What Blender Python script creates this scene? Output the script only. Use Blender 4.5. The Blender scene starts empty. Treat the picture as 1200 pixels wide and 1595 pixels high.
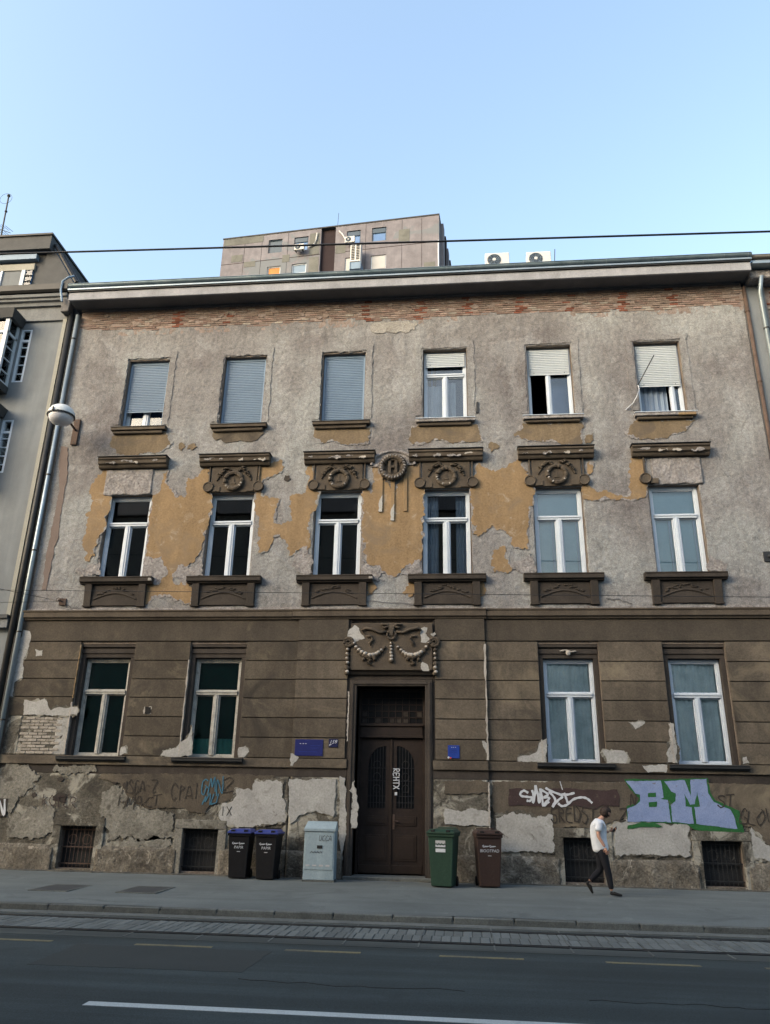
import bpy, bmesh, math, random
import numpy as np
from mathutils import Vector, Matrix

random.seed(7)
SC = bpy.context.scene
COL = SC.collection
R = math.radians

# ------------------------------------------------------------------ camera
CAM = Vector((0.0, -19.6, 1.68))
YAW, PITCH, ROLL, FPX = -0.10201611, 0.35758537, 0.01925178, 1196.76
_cy, _sy, _cp, _sp = math.cos(YAW), math.sin(YAW), math.cos(PITCH), math.sin(PITCH)
FWD = Vector((_sy*_cp, _cy*_cp, _sp))
_r0 = Vector((_cy, -_sy, 0)); _u0 = _r0.cross(FWD)
RIGHT = _r0*math.cos(ROLL) + _u0*math.sin(ROLL)
UP = _u0*math.cos(ROLL) - _r0*math.sin(ROLL)
cam_data = bpy.data.cameras.new('camera')
cam = bpy.data.objects.new('camera', cam_data); COL.objects.link(cam)
m = Matrix.Identity(4)
for i in range(3):
    m[i][0] = RIGHT[i]; m[i][1] = UP[i]; m[i][2] = -FWD[i]; m[i][3] = CAM[i]
cam.matrix_world = m
cam_data.sensor_fit = 'VERTICAL'; cam_data.sensor_height = 36.0
cam_data.lens = FPX/1595*36.0
cam_data.clip_end = 3000
SC.camera = cam

# ------------------------------------------------------------------ sky, sun, exposure
world = bpy.data.worlds.new('World'); SC.world = world; world.use_nodes = True
wn = world.node_tree.nodes; wl = world.node_tree.links
bg = wn['Background']
sky = wn.new('ShaderNodeTexSky'); sky.sky_type = 'NISHITA'; sky.sun_disc = False
SUN_EL, SUN_AZ = R(22), R(228)          # low light behind the camera
sky.sun_elevation = SUN_EL; sky.sun_rotation = SUN_AZ
sky.air_density = 1.5; sky.dust_density = 4.5; sky.ozone_density = 1.2
wl.new(sky.outputs[0], bg.inputs[0]); bg.inputs[1].default_value = 0.15
sd = bpy.data.lights.new('sun', 'SUN'); sd.energy = 0.5; sd.angle = R(38); sd.color = (1.0, 0.98, 0.96)
sun = bpy.data.objects.new('sun', sd); COL.objects.link(sun)
sdir = Vector((math.sin(SUN_AZ)*math.cos(SUN_EL), math.cos(SUN_AZ)*math.cos(SUN_EL), math.sin(SUN_EL)))
sun.rotation_euler = sdir.to_track_quat('Z', 'Y').to_euler()
sun.location = (0, -40, 60)
SC.view_settings.view_transform = 'Standard'; SC.view_settings.look = 'None'
SC.view_settings.exposure = 1.75; SC.view_settings.gamma = 1.0; SC.view_settings.use_curve_mapping = False
SC.render.engine = 'CYCLES'
SC.cycles.max_bounces = 6; SC.cycles.transparent_max_bounces = 12
SC.cycles.use_denoising = True

# ------------------------------------------------------------------ measuring: a sight line onto a real plane
def ray(px, py): return FWD*FPX + RIGHT*(px-600) - UP*(py-797.5)
def W(px, py, y=0.0):
    d = ray(px, py); return CAM + d*((y-CAM.y)/d.y)
def G(px, py, z=0.0):
    d = ray(px, py); return CAM + d*((z-CAM.z)/d.z)
def walk_z(y): return -0.07 + 0.012*y
def K(px, py):                                  # onto the pavement
    y = -1.0
    for _ in range(12):
        p = G(px, py, walk_z(y)); y = p.y
    return p
ROAD_Z = -0.24

# ------------------------------------------------------------------ noise in numpy
_rng = np.random.RandomState(3)
_tab = _rng.rand(256, 256)
def vnoise(x, y):
    xi = np.floor(x).astype(int); yi = np.floor(y).astype(int)
    fx = x-xi; fy = y-yi; fx = fx*fx*(3-2*fx); fy = fy*fy*(3-2*fy)
    a = _tab[xi & 255, yi & 255]; b = _tab[(xi+1) & 255, yi & 255]
    c = _tab[xi & 255, (yi+1) & 255]; d = _tab[(xi+1) & 255, (yi+1) & 255]
    return (a*(1-fx)+b*fx)*(1-fy)+(c*(1-fx)+d*fx)*fy
def fbm(x, y, o=4):
    x = np.asarray(x, float); y = np.asarray(y, float)
    s = 0; a = .5
    for i in range(o):
        s = s + a*vnoise(x+i*17.3, y+i*9.1); a *= .5; x = x*2.03; y = y*2.03
    return s
def n1(t, seed=0.0): return float(fbm(np.array([t]), np.array([seed]), 3)[0])-.44

# ------------------------------------------------------------------ materials
MATS = {}
def nodes_of(name):
    mt = bpy.data.materials.new(name); mt.use_nodes = True
    nt = mt.node_tree; return mt, nt, nt.nodes['Principled BSDF']
def noise(nt, vec, scale, detail=6, rough=.6, dist=0.0):
    n = nt.nodes.new('ShaderNodeTexNoise'); n.inputs['Scale'].default_value = scale
    n.inputs['Detail'].default_value = detail; n.inputs['Roughness'].default_value = rough
    n.inputs['Distortion'].default_value = dist
    nt.links.new(vec, n.inputs['Vector']); return n.outputs['Fac']
def ramp(nt, fac, stops):
    r = nt.nodes.new('ShaderNodeValToRGB'); e = r.color_ramp.elements
    while len(e) < len(stops): e.new(.5)
    for el, (p, c) in zip(e, stops):
        el.position = p; el.color = (c[0], c[1], c[2], 1) if not isinstance(c, (int, float)) else (c, c, c, 1)
    nt.links.new(fac, r.inputs[0]); return r.outputs[0]
def mix(nt, fac, a, b, mode='MIX'):
    n = nt.nodes.new('ShaderNodeMix'); n.data_type = 'RGBA'; n.blend_type = mode
    if isinstance(fac, (int, float)): n.inputs[0].default_value = fac
    else: nt.links.new(fac, n.inputs[0])
    for sock, v in ((n.inputs[6], a), (n.inputs[7], b)):
        if isinstance(v, tuple): sock.default_value = (*v, 1)
        else: nt.links.new(v, sock)
    return n.outputs[2]
def position(nt, scale=None, obj=False):
    if obj:
        g = nt.nodes.new('ShaderNodeTexCoord').outputs['Object']
    else:
        g = nt.nodes.new('ShaderNodeNewGeometry').outputs['Position']
    if scale is None: return g
    mp = nt.nodes.new('ShaderNodeMapping'); mp.inputs['Scale'].default_value = scale
    nt.links.new(g, mp.inputs['Vector']); return mp.outputs[0]
def bump(nt, b, h, strength, dist=.02):
    n = nt.nodes.new('ShaderNodeBump'); n.inputs['Strength'].default_value = strength
    n.inputs['Distance'].default_value = dist; nt.links.new(h, n.inputs['Height'])
    nt.links.new(n.outputs[0], b.inputs['Normal'])
def grime(name, cols, scale=1.2, rough=.9, fine=.35, fscale=25, bmp=.35, bscale=40, streak=.0, metal=0, spec=.25,
          rnd=0.0, obj=False, blot=None, blot2=None, bdist=.02, lane=0):
    """weathered matter: broad colour drift, fine mottling, rain streaks, relief"""
    mt, nt, b = nodes_of(name); MATS[name] = mt
    p = position(nt, obj=obj)
    k = len(cols)
    c = ramp(nt, noise(nt, p, scale, 8, .65, .3), [(.3+.42*i/max(1, k-1), col) for i, col in enumerate(cols)])
    f = ramp(nt, noise(nt, p, fscale, 5, .7), [(.3, 1-fine), (.7, 1+fine*.6)])
    c = mix(nt, 1.0, c, f, 'MULTIPLY')
    if streak:
        s = ramp(nt, noise(nt, position(nt, (3.5, 3.5, .5), obj), 1.0, 6, .6), [(.42, 1-streak), (.62, 1.0)])
        c = mix(nt, 1.0, c, s, 'MULTIPLY')
    if lane:                                    # wear drawn out along the street
        c = mix(nt, 1.0, c, ramp(nt, noise(nt, position(nt, (.10, 1.9, 1)), 1.0, 6, .65), [(.38, 1-lane), (.62, 1+lane)]), 'MULTIPLY')
    for bl in (blot, blot2):
        if bl:
            bc, lo, hi, bs = bl
            c = mix(nt, ramp(nt, noise(nt, p, bs, 9, .68, 1.0), [(lo, 0.0), (hi, .9)]), c, bc)
    if rnd:
        oi = nt.nodes.new('ShaderNodeObjectInfo')
        c = mix(nt, 1.0, c, ramp(nt, oi.outputs['Random'], [(0, 1-rnd), (1, 1+rnd)]), 'MULTIPLY')
    nt.links.new(c, b.inputs['Base Color'])
    b.inputs['Roughness'].default_value = rough; b.inputs['Metallic'].default_value = metal
    b.inputs['Specular IOR Level'].default_value = spec
    if bmp:
        h = mix(nt, .5, noise(nt, p, bscale, 8, .7), noise(nt, p, bscale*.22, 5, .6, 1.0))
        bump(nt, b, h, bmp, bdist)
    return mt
def glass(name, tint=(.8, .9, 1.0), dark=.0, refl=1.0):
    mt, nt, b = nodes_of(name); MATS[name] = mt
    nt.nodes.remove(b); out = nt.nodes['Material Output']
    tr = nt.nodes.new('ShaderNodeBsdfTransparent'); gl = nt.nodes.new('ShaderNodeBsdfGlossy')
    tr.inputs[0].default_value = (*tint, 1); gl.inputs['Roughness'].default_value = .02
    gl.inputs[0].default_value = (refl, refl, refl, 1)
    fr = nt.nodes.new('ShaderNodeFresnel'); fr.inputs[0].default_value = 1.5
    ms = nt.nodes.new('ShaderNodeMixShader')
    nt.links.new(fr.outputs[0], ms.inputs[0]); nt.links.new(tr.outputs[0], ms.inputs[1]); nt.links.new(gl.outputs[0], ms.inputs[2])
    nt.links.new(ms.outputs[0], out.inputs[0]); return mt
def emit(name, col, s):
    mt, nt, b = nodes_of(name); MATS[name] = mt
    b.inputs['Base Color'].default_value = (*col, 1)
    b.inputs['Emission Color'].default_value = (*col, 1); b.inputs['Emission Strength'].default_value = s
    return mt

# upper render: grey-brown rough stucco with trowel relief
def stucco_mat():
    mt, nt, b = nodes_of('grey_stucco'); MATS['stucco'] = mt
    p = position(nt)
    c = ramp(nt, noise(nt, p, .35, 5, .55, .4), [(.36, (0.135, 0.129, 0.133)), (.5, (0.183, 0.183, 0.187)), (.62, (0.230, 0.241, 0.246))])
    c = mix(nt, ramp(nt, noise(nt, p, .9, 10, .74, .8), [(.50, 0.0), (.60, .5)]), c, (0.242, 0.250, 0.260))      # paler repair coats
    c = mix(nt, ramp(nt, noise(nt, p, 2.3, 10, .78, .8), [(.55, 0.0), (.64, .45)]), c, (0.111, 0.108, 0.108))     # dirt held in the hollows
    c = mix(nt, 1.0, c, ramp(nt, noise(nt, position(nt, (2.5, 2.5, .35)), 1.0, 7, .7), [(.38, .86), (.58, 1.03)]), 'MULTIPLY')
    c = mix(nt, 1.0, c, ramp(nt, noise(nt, p, 9, 8, .85, .3), [(.32, .66), (.50, 1.0), (.66, 1.28)]), 'MULTIPLY')
    c = mix(nt, 1.0, c, ramp(nt, noise(nt, p, 34, 4, .8), [(.32, .66), (.50, 1.0), (.68, 1.34)]), 'MULTIPLY')
    v = nt.nodes.new('ShaderNodeTexVoronoi'); v.feature = 'DISTANCE_TO_EDGE'; v.inputs['Scale'].default_value = .7
    wv = nt.nodes.new('ShaderNodeVectorMath'); wv.operation = 'ADD'
    nn = nt.nodes.new('ShaderNodeTexNoise'); nn.inputs['Scale'].default_value = 2.2; nn.inputs['Detail'].default_value = 5
    nt.links.new(p, nn.inputs['Vector']); nt.links.new(p, wv.inputs[0]); nt.links.new(nn.outputs['Color'], wv.inputs[1])
    nt.links.new(wv.outputs[0], v.inputs['Vector'])
    c = mix(nt, ramp(nt, v.outputs['Distance'], [(.0, .4), (.010, 0.0)]), c, (0.061, 0.057, 0.056))
    nt.links.new(c, b.inputs['Base Color'])
    b.inputs['Roughness'].default_value = .95; b.inputs['Specular IOR Level'].default_value = .12
    h = mix(nt, .5, noise(nt, p, 22, 8, .8), noise(nt, p, 6, 8, .8, 2.2))
    bump(nt, b, h, .7, .045)
stucco_mat()
grime('stucco_pale', [(.205, .20, .19), (.25, .245, .232), (.29, .285, .272)], 1.8, .95, .4, 24, .9, 22, blot=((.13, .12, .11), .56, .66, 4), bdist=.05)
grime('ochre', [(0.1782, 0.1260, 0.0720), (0.2214, 0.1550, 0.0873), (0.2592, 0.1840, 0.1080)], .7, .85, .28, 20, .5, 26, streak=.16,
      blot=((0.1512, 0.1160, 0.0792), .52, .68, 1.1), blot2=((0.2538, 0.2120, 0.1638), .58, .67, 3.0))
grime('ochre_dull', [(.115, .090, .060), (.15, .117, .078), (.185, .145, .10)], .9, .88, .28, 20, .5, 26, streak=.2, blot=((.085, .07, .055), .52, .66, 1.6))
grime('pale_dirty', [(.125, .121, .106), (.185, .180, .160), (.245, .240, .216)], 1.6, .95, .45, 20, .9, 22, blot=((.07, .066, .057), .55, .64, 2.2), blot2=((.30, .295, .27), .60, .68, 3.6), bdist=.05)
grime('brown_plaster', [(0.0620, 0.0518, 0.0413), (0.0946, 0.0809, 0.0646), (0.1326, 0.1138, 0.0904)], .6, .92, .32, 26, .7, 36, streak=.16, rnd=.14,
      blot=((0.0364, 0.0322, 0.0284), .52, .70, .75), blot2=((0.1711, 0.1454, 0.1051), .53, .72, .62))
grime('brown_soot', [(0.0516, 0.0442, 0.0358), (0.0783, 0.0669, 0.0529), (0.1081, 0.0936, 0.0745)], .6, .92, .32, 26, .7, 36, streak=.18, rnd=.12,
      blot=((0.0312, 0.0284, 0.0251), .50, .68, .75), blot2=((0.1604, 0.1378, 0.1005), .57, .74, .62))
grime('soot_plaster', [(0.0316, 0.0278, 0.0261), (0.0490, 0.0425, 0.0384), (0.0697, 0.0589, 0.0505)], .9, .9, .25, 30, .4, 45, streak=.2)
grime('pale_plaster', [(0.2399, 0.2422, 0.2365), (0.3099, 0.3132, 0.3080), (0.3599, 0.3654, 0.3608)], 1.5, .95, .25, 22, .6, 30, blot=((0.1699, 0.1670, 0.1562), .56, .70, 2.6), blot2=((0.1150, 0.1096, 0.1045), .62, .70, 6.0))
grime('mortar_wall', [(.060, .056, .048), (.118, .111, .094), (.185, .176, .152)], 1.3, .95, .5, 20, 1.0, 20, streak=.15,
      blot=((.285, .28, .248), .515, .585, 1.3), blot2=((.045, .042, .037), .555, .62, 1.9), bdist=.07)
grime('plinth', [(0.0744, 0.0672, 0.0576), (0.1380, 0.1260, 0.1056), (0.2100, 0.1944, 0.1680)], 2.0, .95, .55, 22, 1.0, 16, blot=((0.3000, 0.2820, 0.2460), .56, .64, 3.2), blot2=((0.0504, 0.0456, 0.0408), .57, .66, 2.3), bdist=.08)
grime('frieze_soot_shade', [(0.0392, 0.0341, 0.0293), (0.0587, 0.0509, 0.0418), (0.0823, 0.0699, 0.0553)], .7, .92, .3, 26, .6, 40, streak=.1, blot=((0.1056, 0.0889, 0.0672), .6, .74, .8))  # soot, with the shade below the cornice mixed into the colour
grime('carved', [(0.0417, 0.0345, 0.0282), (0.0667, 0.0557, 0.0446), (0.0944, 0.0786, 0.0612)], 1.6, .88, .3, 30, .45, 50, rnd=.06)
grime('carved_dark', [(0.0241, 0.0216, 0.0195), (0.0380, 0.0327, 0.0293), (0.0538, 0.0458, 0.0391)], 1.6, .88, .3, 30, .4, 50)
grime('chalk', [(.24, .225, .21), (.31, .295, .275), (.38, .36, .34)], 5, .95, .25, 40, .3, 40)
grime('rough_fill', [(0.1657, 0.1572, 0.1593), (0.2348, 0.2278, 0.2314), (0.2947, 0.2897, 0.2960)], 3.0, .95, .5, 18, 1.2, 14, blot=((0.1105, 0.0982, 0.0969), .57, .66, 5), bdist=.07)
grime('brick_tan', [(0.1675, 0.1322, 0.1158), (0.2195, 0.1762, 0.1545), (0.2714, 0.2240, 0.1999)], 6, .95, .45, 40, .8, 50, rnd=.28)
grime('brick_pink', [(0.1649, 0.1188, 0.1046), (0.2128, 0.1552, 0.1370), (0.2554, 0.1941, 0.1718)], 6, .95, .45, 40, .8, 50, rnd=.28)
grime('brick_red', [(0.1122, 0.0439, 0.0308), (0.1543, 0.0606, 0.0418), (0.1870, 0.0836, 0.0605)], 6, .95, .4, 40, .8, 50, rnd=.25)
grime('brick_lime', [(0.1800, 0.1665, 0.1485), (0.2700, 0.2520, 0.2250), (0.3420, 0.3240, 0.2970)], 6, .95, .35, 45, .6, 60, rnd=.15)
grime('mortar', [(0.1451, 0.1186, 0.1071), (0.2116, 0.1772, 0.1634), (0.2660, 0.2271, 0.2142)], 4, .95, .45, 30, .9, 40)
grime('core', [(.105, .088, .076), (.145, .122, .106), (.18, .158, .14)], 5, .95, .4, 30, .8, 30)
grime('white_frame', [(0.3997, 0.4616, 0.5389), (0.4663, 0.5325, 0.6168)], 2, .45, .08, 30, .0, spec=.4)
grime('old_white_frame', [(.20, .205, .195), (.32, .325, .31), (.39, .395, .38)], 6, .6, .3, 60, .2, 80)
grime('shutter_grey', [(0.1301, 0.1958, 0.2859), (0.1538, 0.2300, 0.3304)], 1.5, .5, .08, 20, .0, spec=.3)
grime('shutter_white', [(0.3910, 0.4376, 0.4747), (0.4496, 0.4994, 0.5410)], 1.5, .5, .08, 20, .0)
grime('curtain', [(0.1365, 0.1826, 0.2524), (0.1911, 0.2479, 0.3320)], 3, .9, .06, 30, .0)
grime('curtain_teal', [(0.5060, 0.6048, 0.6180), (0.7084, 0.7983, 0.8045), (0.8349, 0.9072, 0.9095)], 2.5, .9, .08, 30, .0)
grime('blind_pale', [(0.1378, 0.2538, 0.3311), (0.1750, 0.3034, 0.3882)], 1.2, .6, .06, 20, .0)
grime('sky_sheen_blue', [(0.0343, 0.0630, 0.1454), (0.0466, 0.0810, 0.1798)], 1.2, .6, .06, 20, .0)  # blue that imitates sky reflected in the top-row panes
grime('door_glass', [(.005, .006, .008), (.010, .011, .013)], 1.2, .3, .06, 20, .0, spec=.2)
grime('blind_green', [(.012, .045, .043), (.02, .065, .062)], 1.5, .6, .1, 20, .0)
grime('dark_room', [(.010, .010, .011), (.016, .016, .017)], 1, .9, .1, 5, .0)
glass('pane', (.95, .98, .99)); glass('pane_green', (.55, .78, .76))
grime('zinc', [(0.1200, 0.1750, 0.2145), (0.1800, 0.2438, 0.2925), (0.2400, 0.3063, 0.3510)], 2, .42, .12, 30, .1, 60, metal=.55, spec=.4)
grime('zinc_bright', [(0.2100, 0.2660, 0.3150), (0.2800, 0.3360, 0.3850)], 2, .38, .10, 30, .05, 60, metal=.5)
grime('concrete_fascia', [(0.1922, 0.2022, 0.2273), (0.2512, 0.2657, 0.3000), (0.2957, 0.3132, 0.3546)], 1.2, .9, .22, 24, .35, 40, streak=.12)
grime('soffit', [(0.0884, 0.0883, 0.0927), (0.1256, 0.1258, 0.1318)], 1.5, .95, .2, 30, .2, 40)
grime('dark_metal', [(.020, .022, .025), (.035, .037, .04)], 3, .5, .15, 30, .1, 40, metal=.3)
grime('rust', [(.050, .036, .030), (.076, .053, .044), (.098, .070, .060)], 6, .88, .35, 40, .3, 60)
grime('door_wood', [(0.0120, 0.0086, 0.0079), (0.0195, 0.0131, 0.0112), (0.0270, 0.0195, 0.0165)], 3, .6, .2, 30, .15, 50, spec=.25,
      blot=((0.0450, 0.0375, 0.0338), .66, .80, 2.0))
grime('door_rail', [(0.0165, 0.0109, 0.0090), (0.0255, 0.0173, 0.0135)], 3, .6, .2, 30, .15, 50, spec=.25)
grime('asphalt', [(0.0273, 0.0373, 0.0400), (0.0349, 0.0470, 0.0503), (0.0439, 0.0586, 0.0618)], .35, .85, .55, 55, .8, 120, lane=0.22, bdist=.006,
      blot=((0.0228, 0.0306, 0.0333), .56, .70, .8))
grime('track_asphalt', [(0.0421, 0.0498, 0.0499), (0.0573, 0.0670, 0.0665)], .8, .85, .35, 110, .5, 150, lane=0.18, bdist=.006)
grime('walk_asphalt', [(0.0848, 0.0991, 0.1024), (0.1084, 0.1249, 0.1280), (0.1322, 0.1509, 0.1535)], .5, .92, .35, 70, .6, 110, lane=0.08, bdist=.008,
      blot=((0.0746, 0.0861, 0.0896), .57, .68, .9), blot2=((0.1424, 0.1623, 0.1640), .62, .70, 1.7))
grime('asphalt_new', [(.030, .036, .037), (.038, .045, .046)], .8, .88, .3, 90, .5, 140, bdist=.006)
grime('asphalt_old', [(.050, .060, .060), (.064, .074, .073)], .8, .88, .3, 90, .5, 140, bdist=.006)
grime('tar', [(.014, .015, .016), (.022, .023, .024)], 3, .7, .2, 60, .0)
grime('walk_patch', [(.115, .125, .122), (.145, .155, .151)], .8, .92, .35, 70, .6, 110, bdist=.008)
grime('grit', [(.055, .055, .050), (.085, .083, .074), (.12, .117, .105)], 3, .95, .5, 40, .8, 60)
grime('kerb', [(0.0735, 0.0799, 0.0792), (0.1062, 0.1154, 0.1126), (0.1389, 0.1509, 0.1452)], 2.5, .9, .35, 50, .5, 60, rnd=.12)
grime('paver', [(0.0980, 0.1094, 0.1100), (0.1266, 0.1407, 0.1408)], 3, .85, .3, 60, .5, 70, rnd=.18)
grime('paint_white', [(.36, .39, .39), (.45, .48, .48)], 3, .8, .3, 60, .2, 90, blot=((.12, .13, .13), .62, .72, 9))
grime('paint_yellow', [(0.0935, 0.0940, 0.0808), (0.1487, 0.1348, 0.0855), (0.1870, 0.1653, 0.0950)], 2.2, .85, .4, 40, .2, 90, blot=((0.0442, 0.0505, 0.0570), .56, .66, 6))
grime('ground', [(.10, .10, .095), (.14, .14, .13)], .2, .95, .3, 20, .2, 30)
grime('bin_black', [(0.0041, 0.0046, 0.0064), (0.0067, 0.0075, 0.0101)], 3, .62, .12, 40, .05, 80, spec=.2, blot=((0.0150, 0.0158, 0.0188), .60, .72, 5), obj=True)
grime('bin_blue', [(.018, .030, .16), (.026, .042, .20)], 3, .5, .1, 40, .05, 80, spec=.4)
grime('bin_green', [(.013, .036, .025), (.020, .050, .035)], 2, .6, .2, 30, .05, 80, spec=.25, blot=((.032, .060, .048), .60, .72, 5), obj=True)
grime('bin_brown', [(.034, .021, .018), (.046, .029, .025)], 2, .6, .2, 30, .05, 80, spec=.25, blot=((.062, .048, .043), .60, .72, 5), obj=True)
grime('rubber', [(.008, .008, .008), (.012, .012, .012)], 3, .8, .1, 30, .0)
grime('cabinet', [(.225, .30, .345), (.275, .35, .395)], 2, .55, .15, 25, .05, 60, streak=.12)
grime('ink_white', [(.40, .43, .48), (.50, .53, .58)], 8, .7, .2, 60, .0)
grime('ink_grey', [(.30, .31, .33), (.40, .41, .43)], 8, .7, .15, 60, .0)
grime('spray_lilac', [(.150, .205, .36), (.180, .240, .41), (.205, .265, .44)], 2.5, .88, .18, 35, .5, 30, blot=((.135, .17, .26), .57, .70, 2.4), blot2=((.13, .115, .10), .615, .66, 8))
grime('spray_green', [(.014, .078, .024), (.022, .112, .036)], 3, .88, .25, 35, .5, 30, blot2=((.10, .088, .07), .60, .65, 8))
grime('spray_maroon', [(.036, .024, .025), (.052, .035, .036)], 3, .88, .25, 35, .5, 30, blot2=((.11, .092, .07), .60, .66, 6))
grime('spray_dark', [(.030, .026, .023), (.048, .042, .037)], 6, .85, .25, 35, .0)
grime('spray_blue', [(.03, .10, .16), (.045, .14, .21)], 6, .8, .2, 35, .0)
grime('enamel_blue', [(0.0100, 0.0150, 0.0950), (0.0140, 0.0200, 0.1250)], 3, .4, .1, 30, .0, spec=.3)
grime('enamel_sky', [(.012, .032, .20), (.016, .045, .25)], 3, .4, .1, 30, .0, spec=.3)
grime('enamel_navy', [(.006, .009, .045), (.009, .012, .06)], 3, .35, .1, 30, .0, spec=.5)
grime('ink_red', [(.5, .05, .04), (.6, .08, .06)], 8, .7, .1, 60, .0)
grime('lamp_shell', [(.48, .52, .55), (.56, .60, .63)], 2, .45, .08, 30, .0)
grime('lamp_bowl', [(.42, .44, .50), (.52, .54, .60)], 2, .25, .05, 30, .0, spec=.5)
grime('render_grey', [(0.1406, 0.1574, 0.1735), (0.1588, 0.1778, 0.1961), (0.1815, 0.2031, 0.2217)], .8, .95, .16, 60, .35, 70, streak=.12)
grime('cream', [(0.2167, 0.2195, 0.1981), (0.2601, 0.2649, 0.2444)], 2, .8, .15, 30, .1, 50)
grime('band_cream', [(0.1265, 0.1381, 0.1484), (0.1707, 0.1842, 0.1993)], 2, .85, .25, 30, .2, 50, streak=.15)
grime('slate', [(.035, .04, .046), (.055, .06, .067)], 3, .7, .2, 40, .2, 50)
grime('tower_concrete', [(0.1356, 0.1326, 0.1530), (0.1652, 0.1635, 0.1894), (0.1937, 0.1945, 0.2259)], .12, .95, .22, 1.2, .3, 6, streak=.08,
      blot=((0.1356, 0.1550, 0.1794), .56, .58, .16))
grime('tower_repair', [(0.1012, 0.1081, 0.1058), (0.1207, 0.1288, 0.1253), (0.1437, 0.1495, 0.1449)], .5, .95, .2, 2.0, .2, 8)
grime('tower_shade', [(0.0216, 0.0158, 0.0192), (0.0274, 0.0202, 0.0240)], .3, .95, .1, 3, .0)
grime('tower_glass_dark', [(.03, .05, .07), (.045, .07, .10)], .5, .2, .1, 3, .0, spec=.5)
grime('tower_glass_blue', [(0.0720, 0.1500, 0.3240), (0.1080, 0.2025, 0.3960)], .5, .2, .1, 3, .0, spec=.5)
grime('tower_blind', [(0.330, 0.342, 0.360), (0.372, 0.384, 0.402)], .5, .7, .05, 3, .0)
grime('tower_amber', [(.36, .13, .025), (.48, .19, .045)], .8, .5, .2, 3, .0)
grime('ac_white', [(0.420, 0.435, 0.450), (0.480, 0.495, 0.510)], 3, .5, .08, 20, .0)
grime('opposite_wall', [(.18, .17, .16), (.24, .23, .215)], .4, .95, .2, 10, .2, 20)
grime('skin', [(.36, .20, .145), (.42, .245, .18)], 5, .55, .08, 40, .0, spec=.4, obj=True)
grime('hair', [(.018, .012, .010), (.035, .022, .018)], 12, .6, .4, 90, .5, 90, obj=True)
grime('shirt', [(.50, .54, .60), (.62, .66, .72)], 5, .92, .06, 60, .9, 7, obj=True, bdist=.06)
grime('trousers', [(.006, .007, .011), (.012, .013, .018)], 5, .9, .1, 60, .25, 12, obj=True, bdist=.03)
grime('shoe', [(.008, .008, .008), (.014, .014, .014)], 5, .6, .1, 60, .1, 40, obj=True)
grime('cover_iron', [(.040, .044, .048), (.058, .062, .066)], 5, .7, .25, 60, .4, 60)
grime('stain_umber', [(.118, .094, .086), (.150, .122, .112)], 3, .9, .15, 30, .2, 40)

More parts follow.
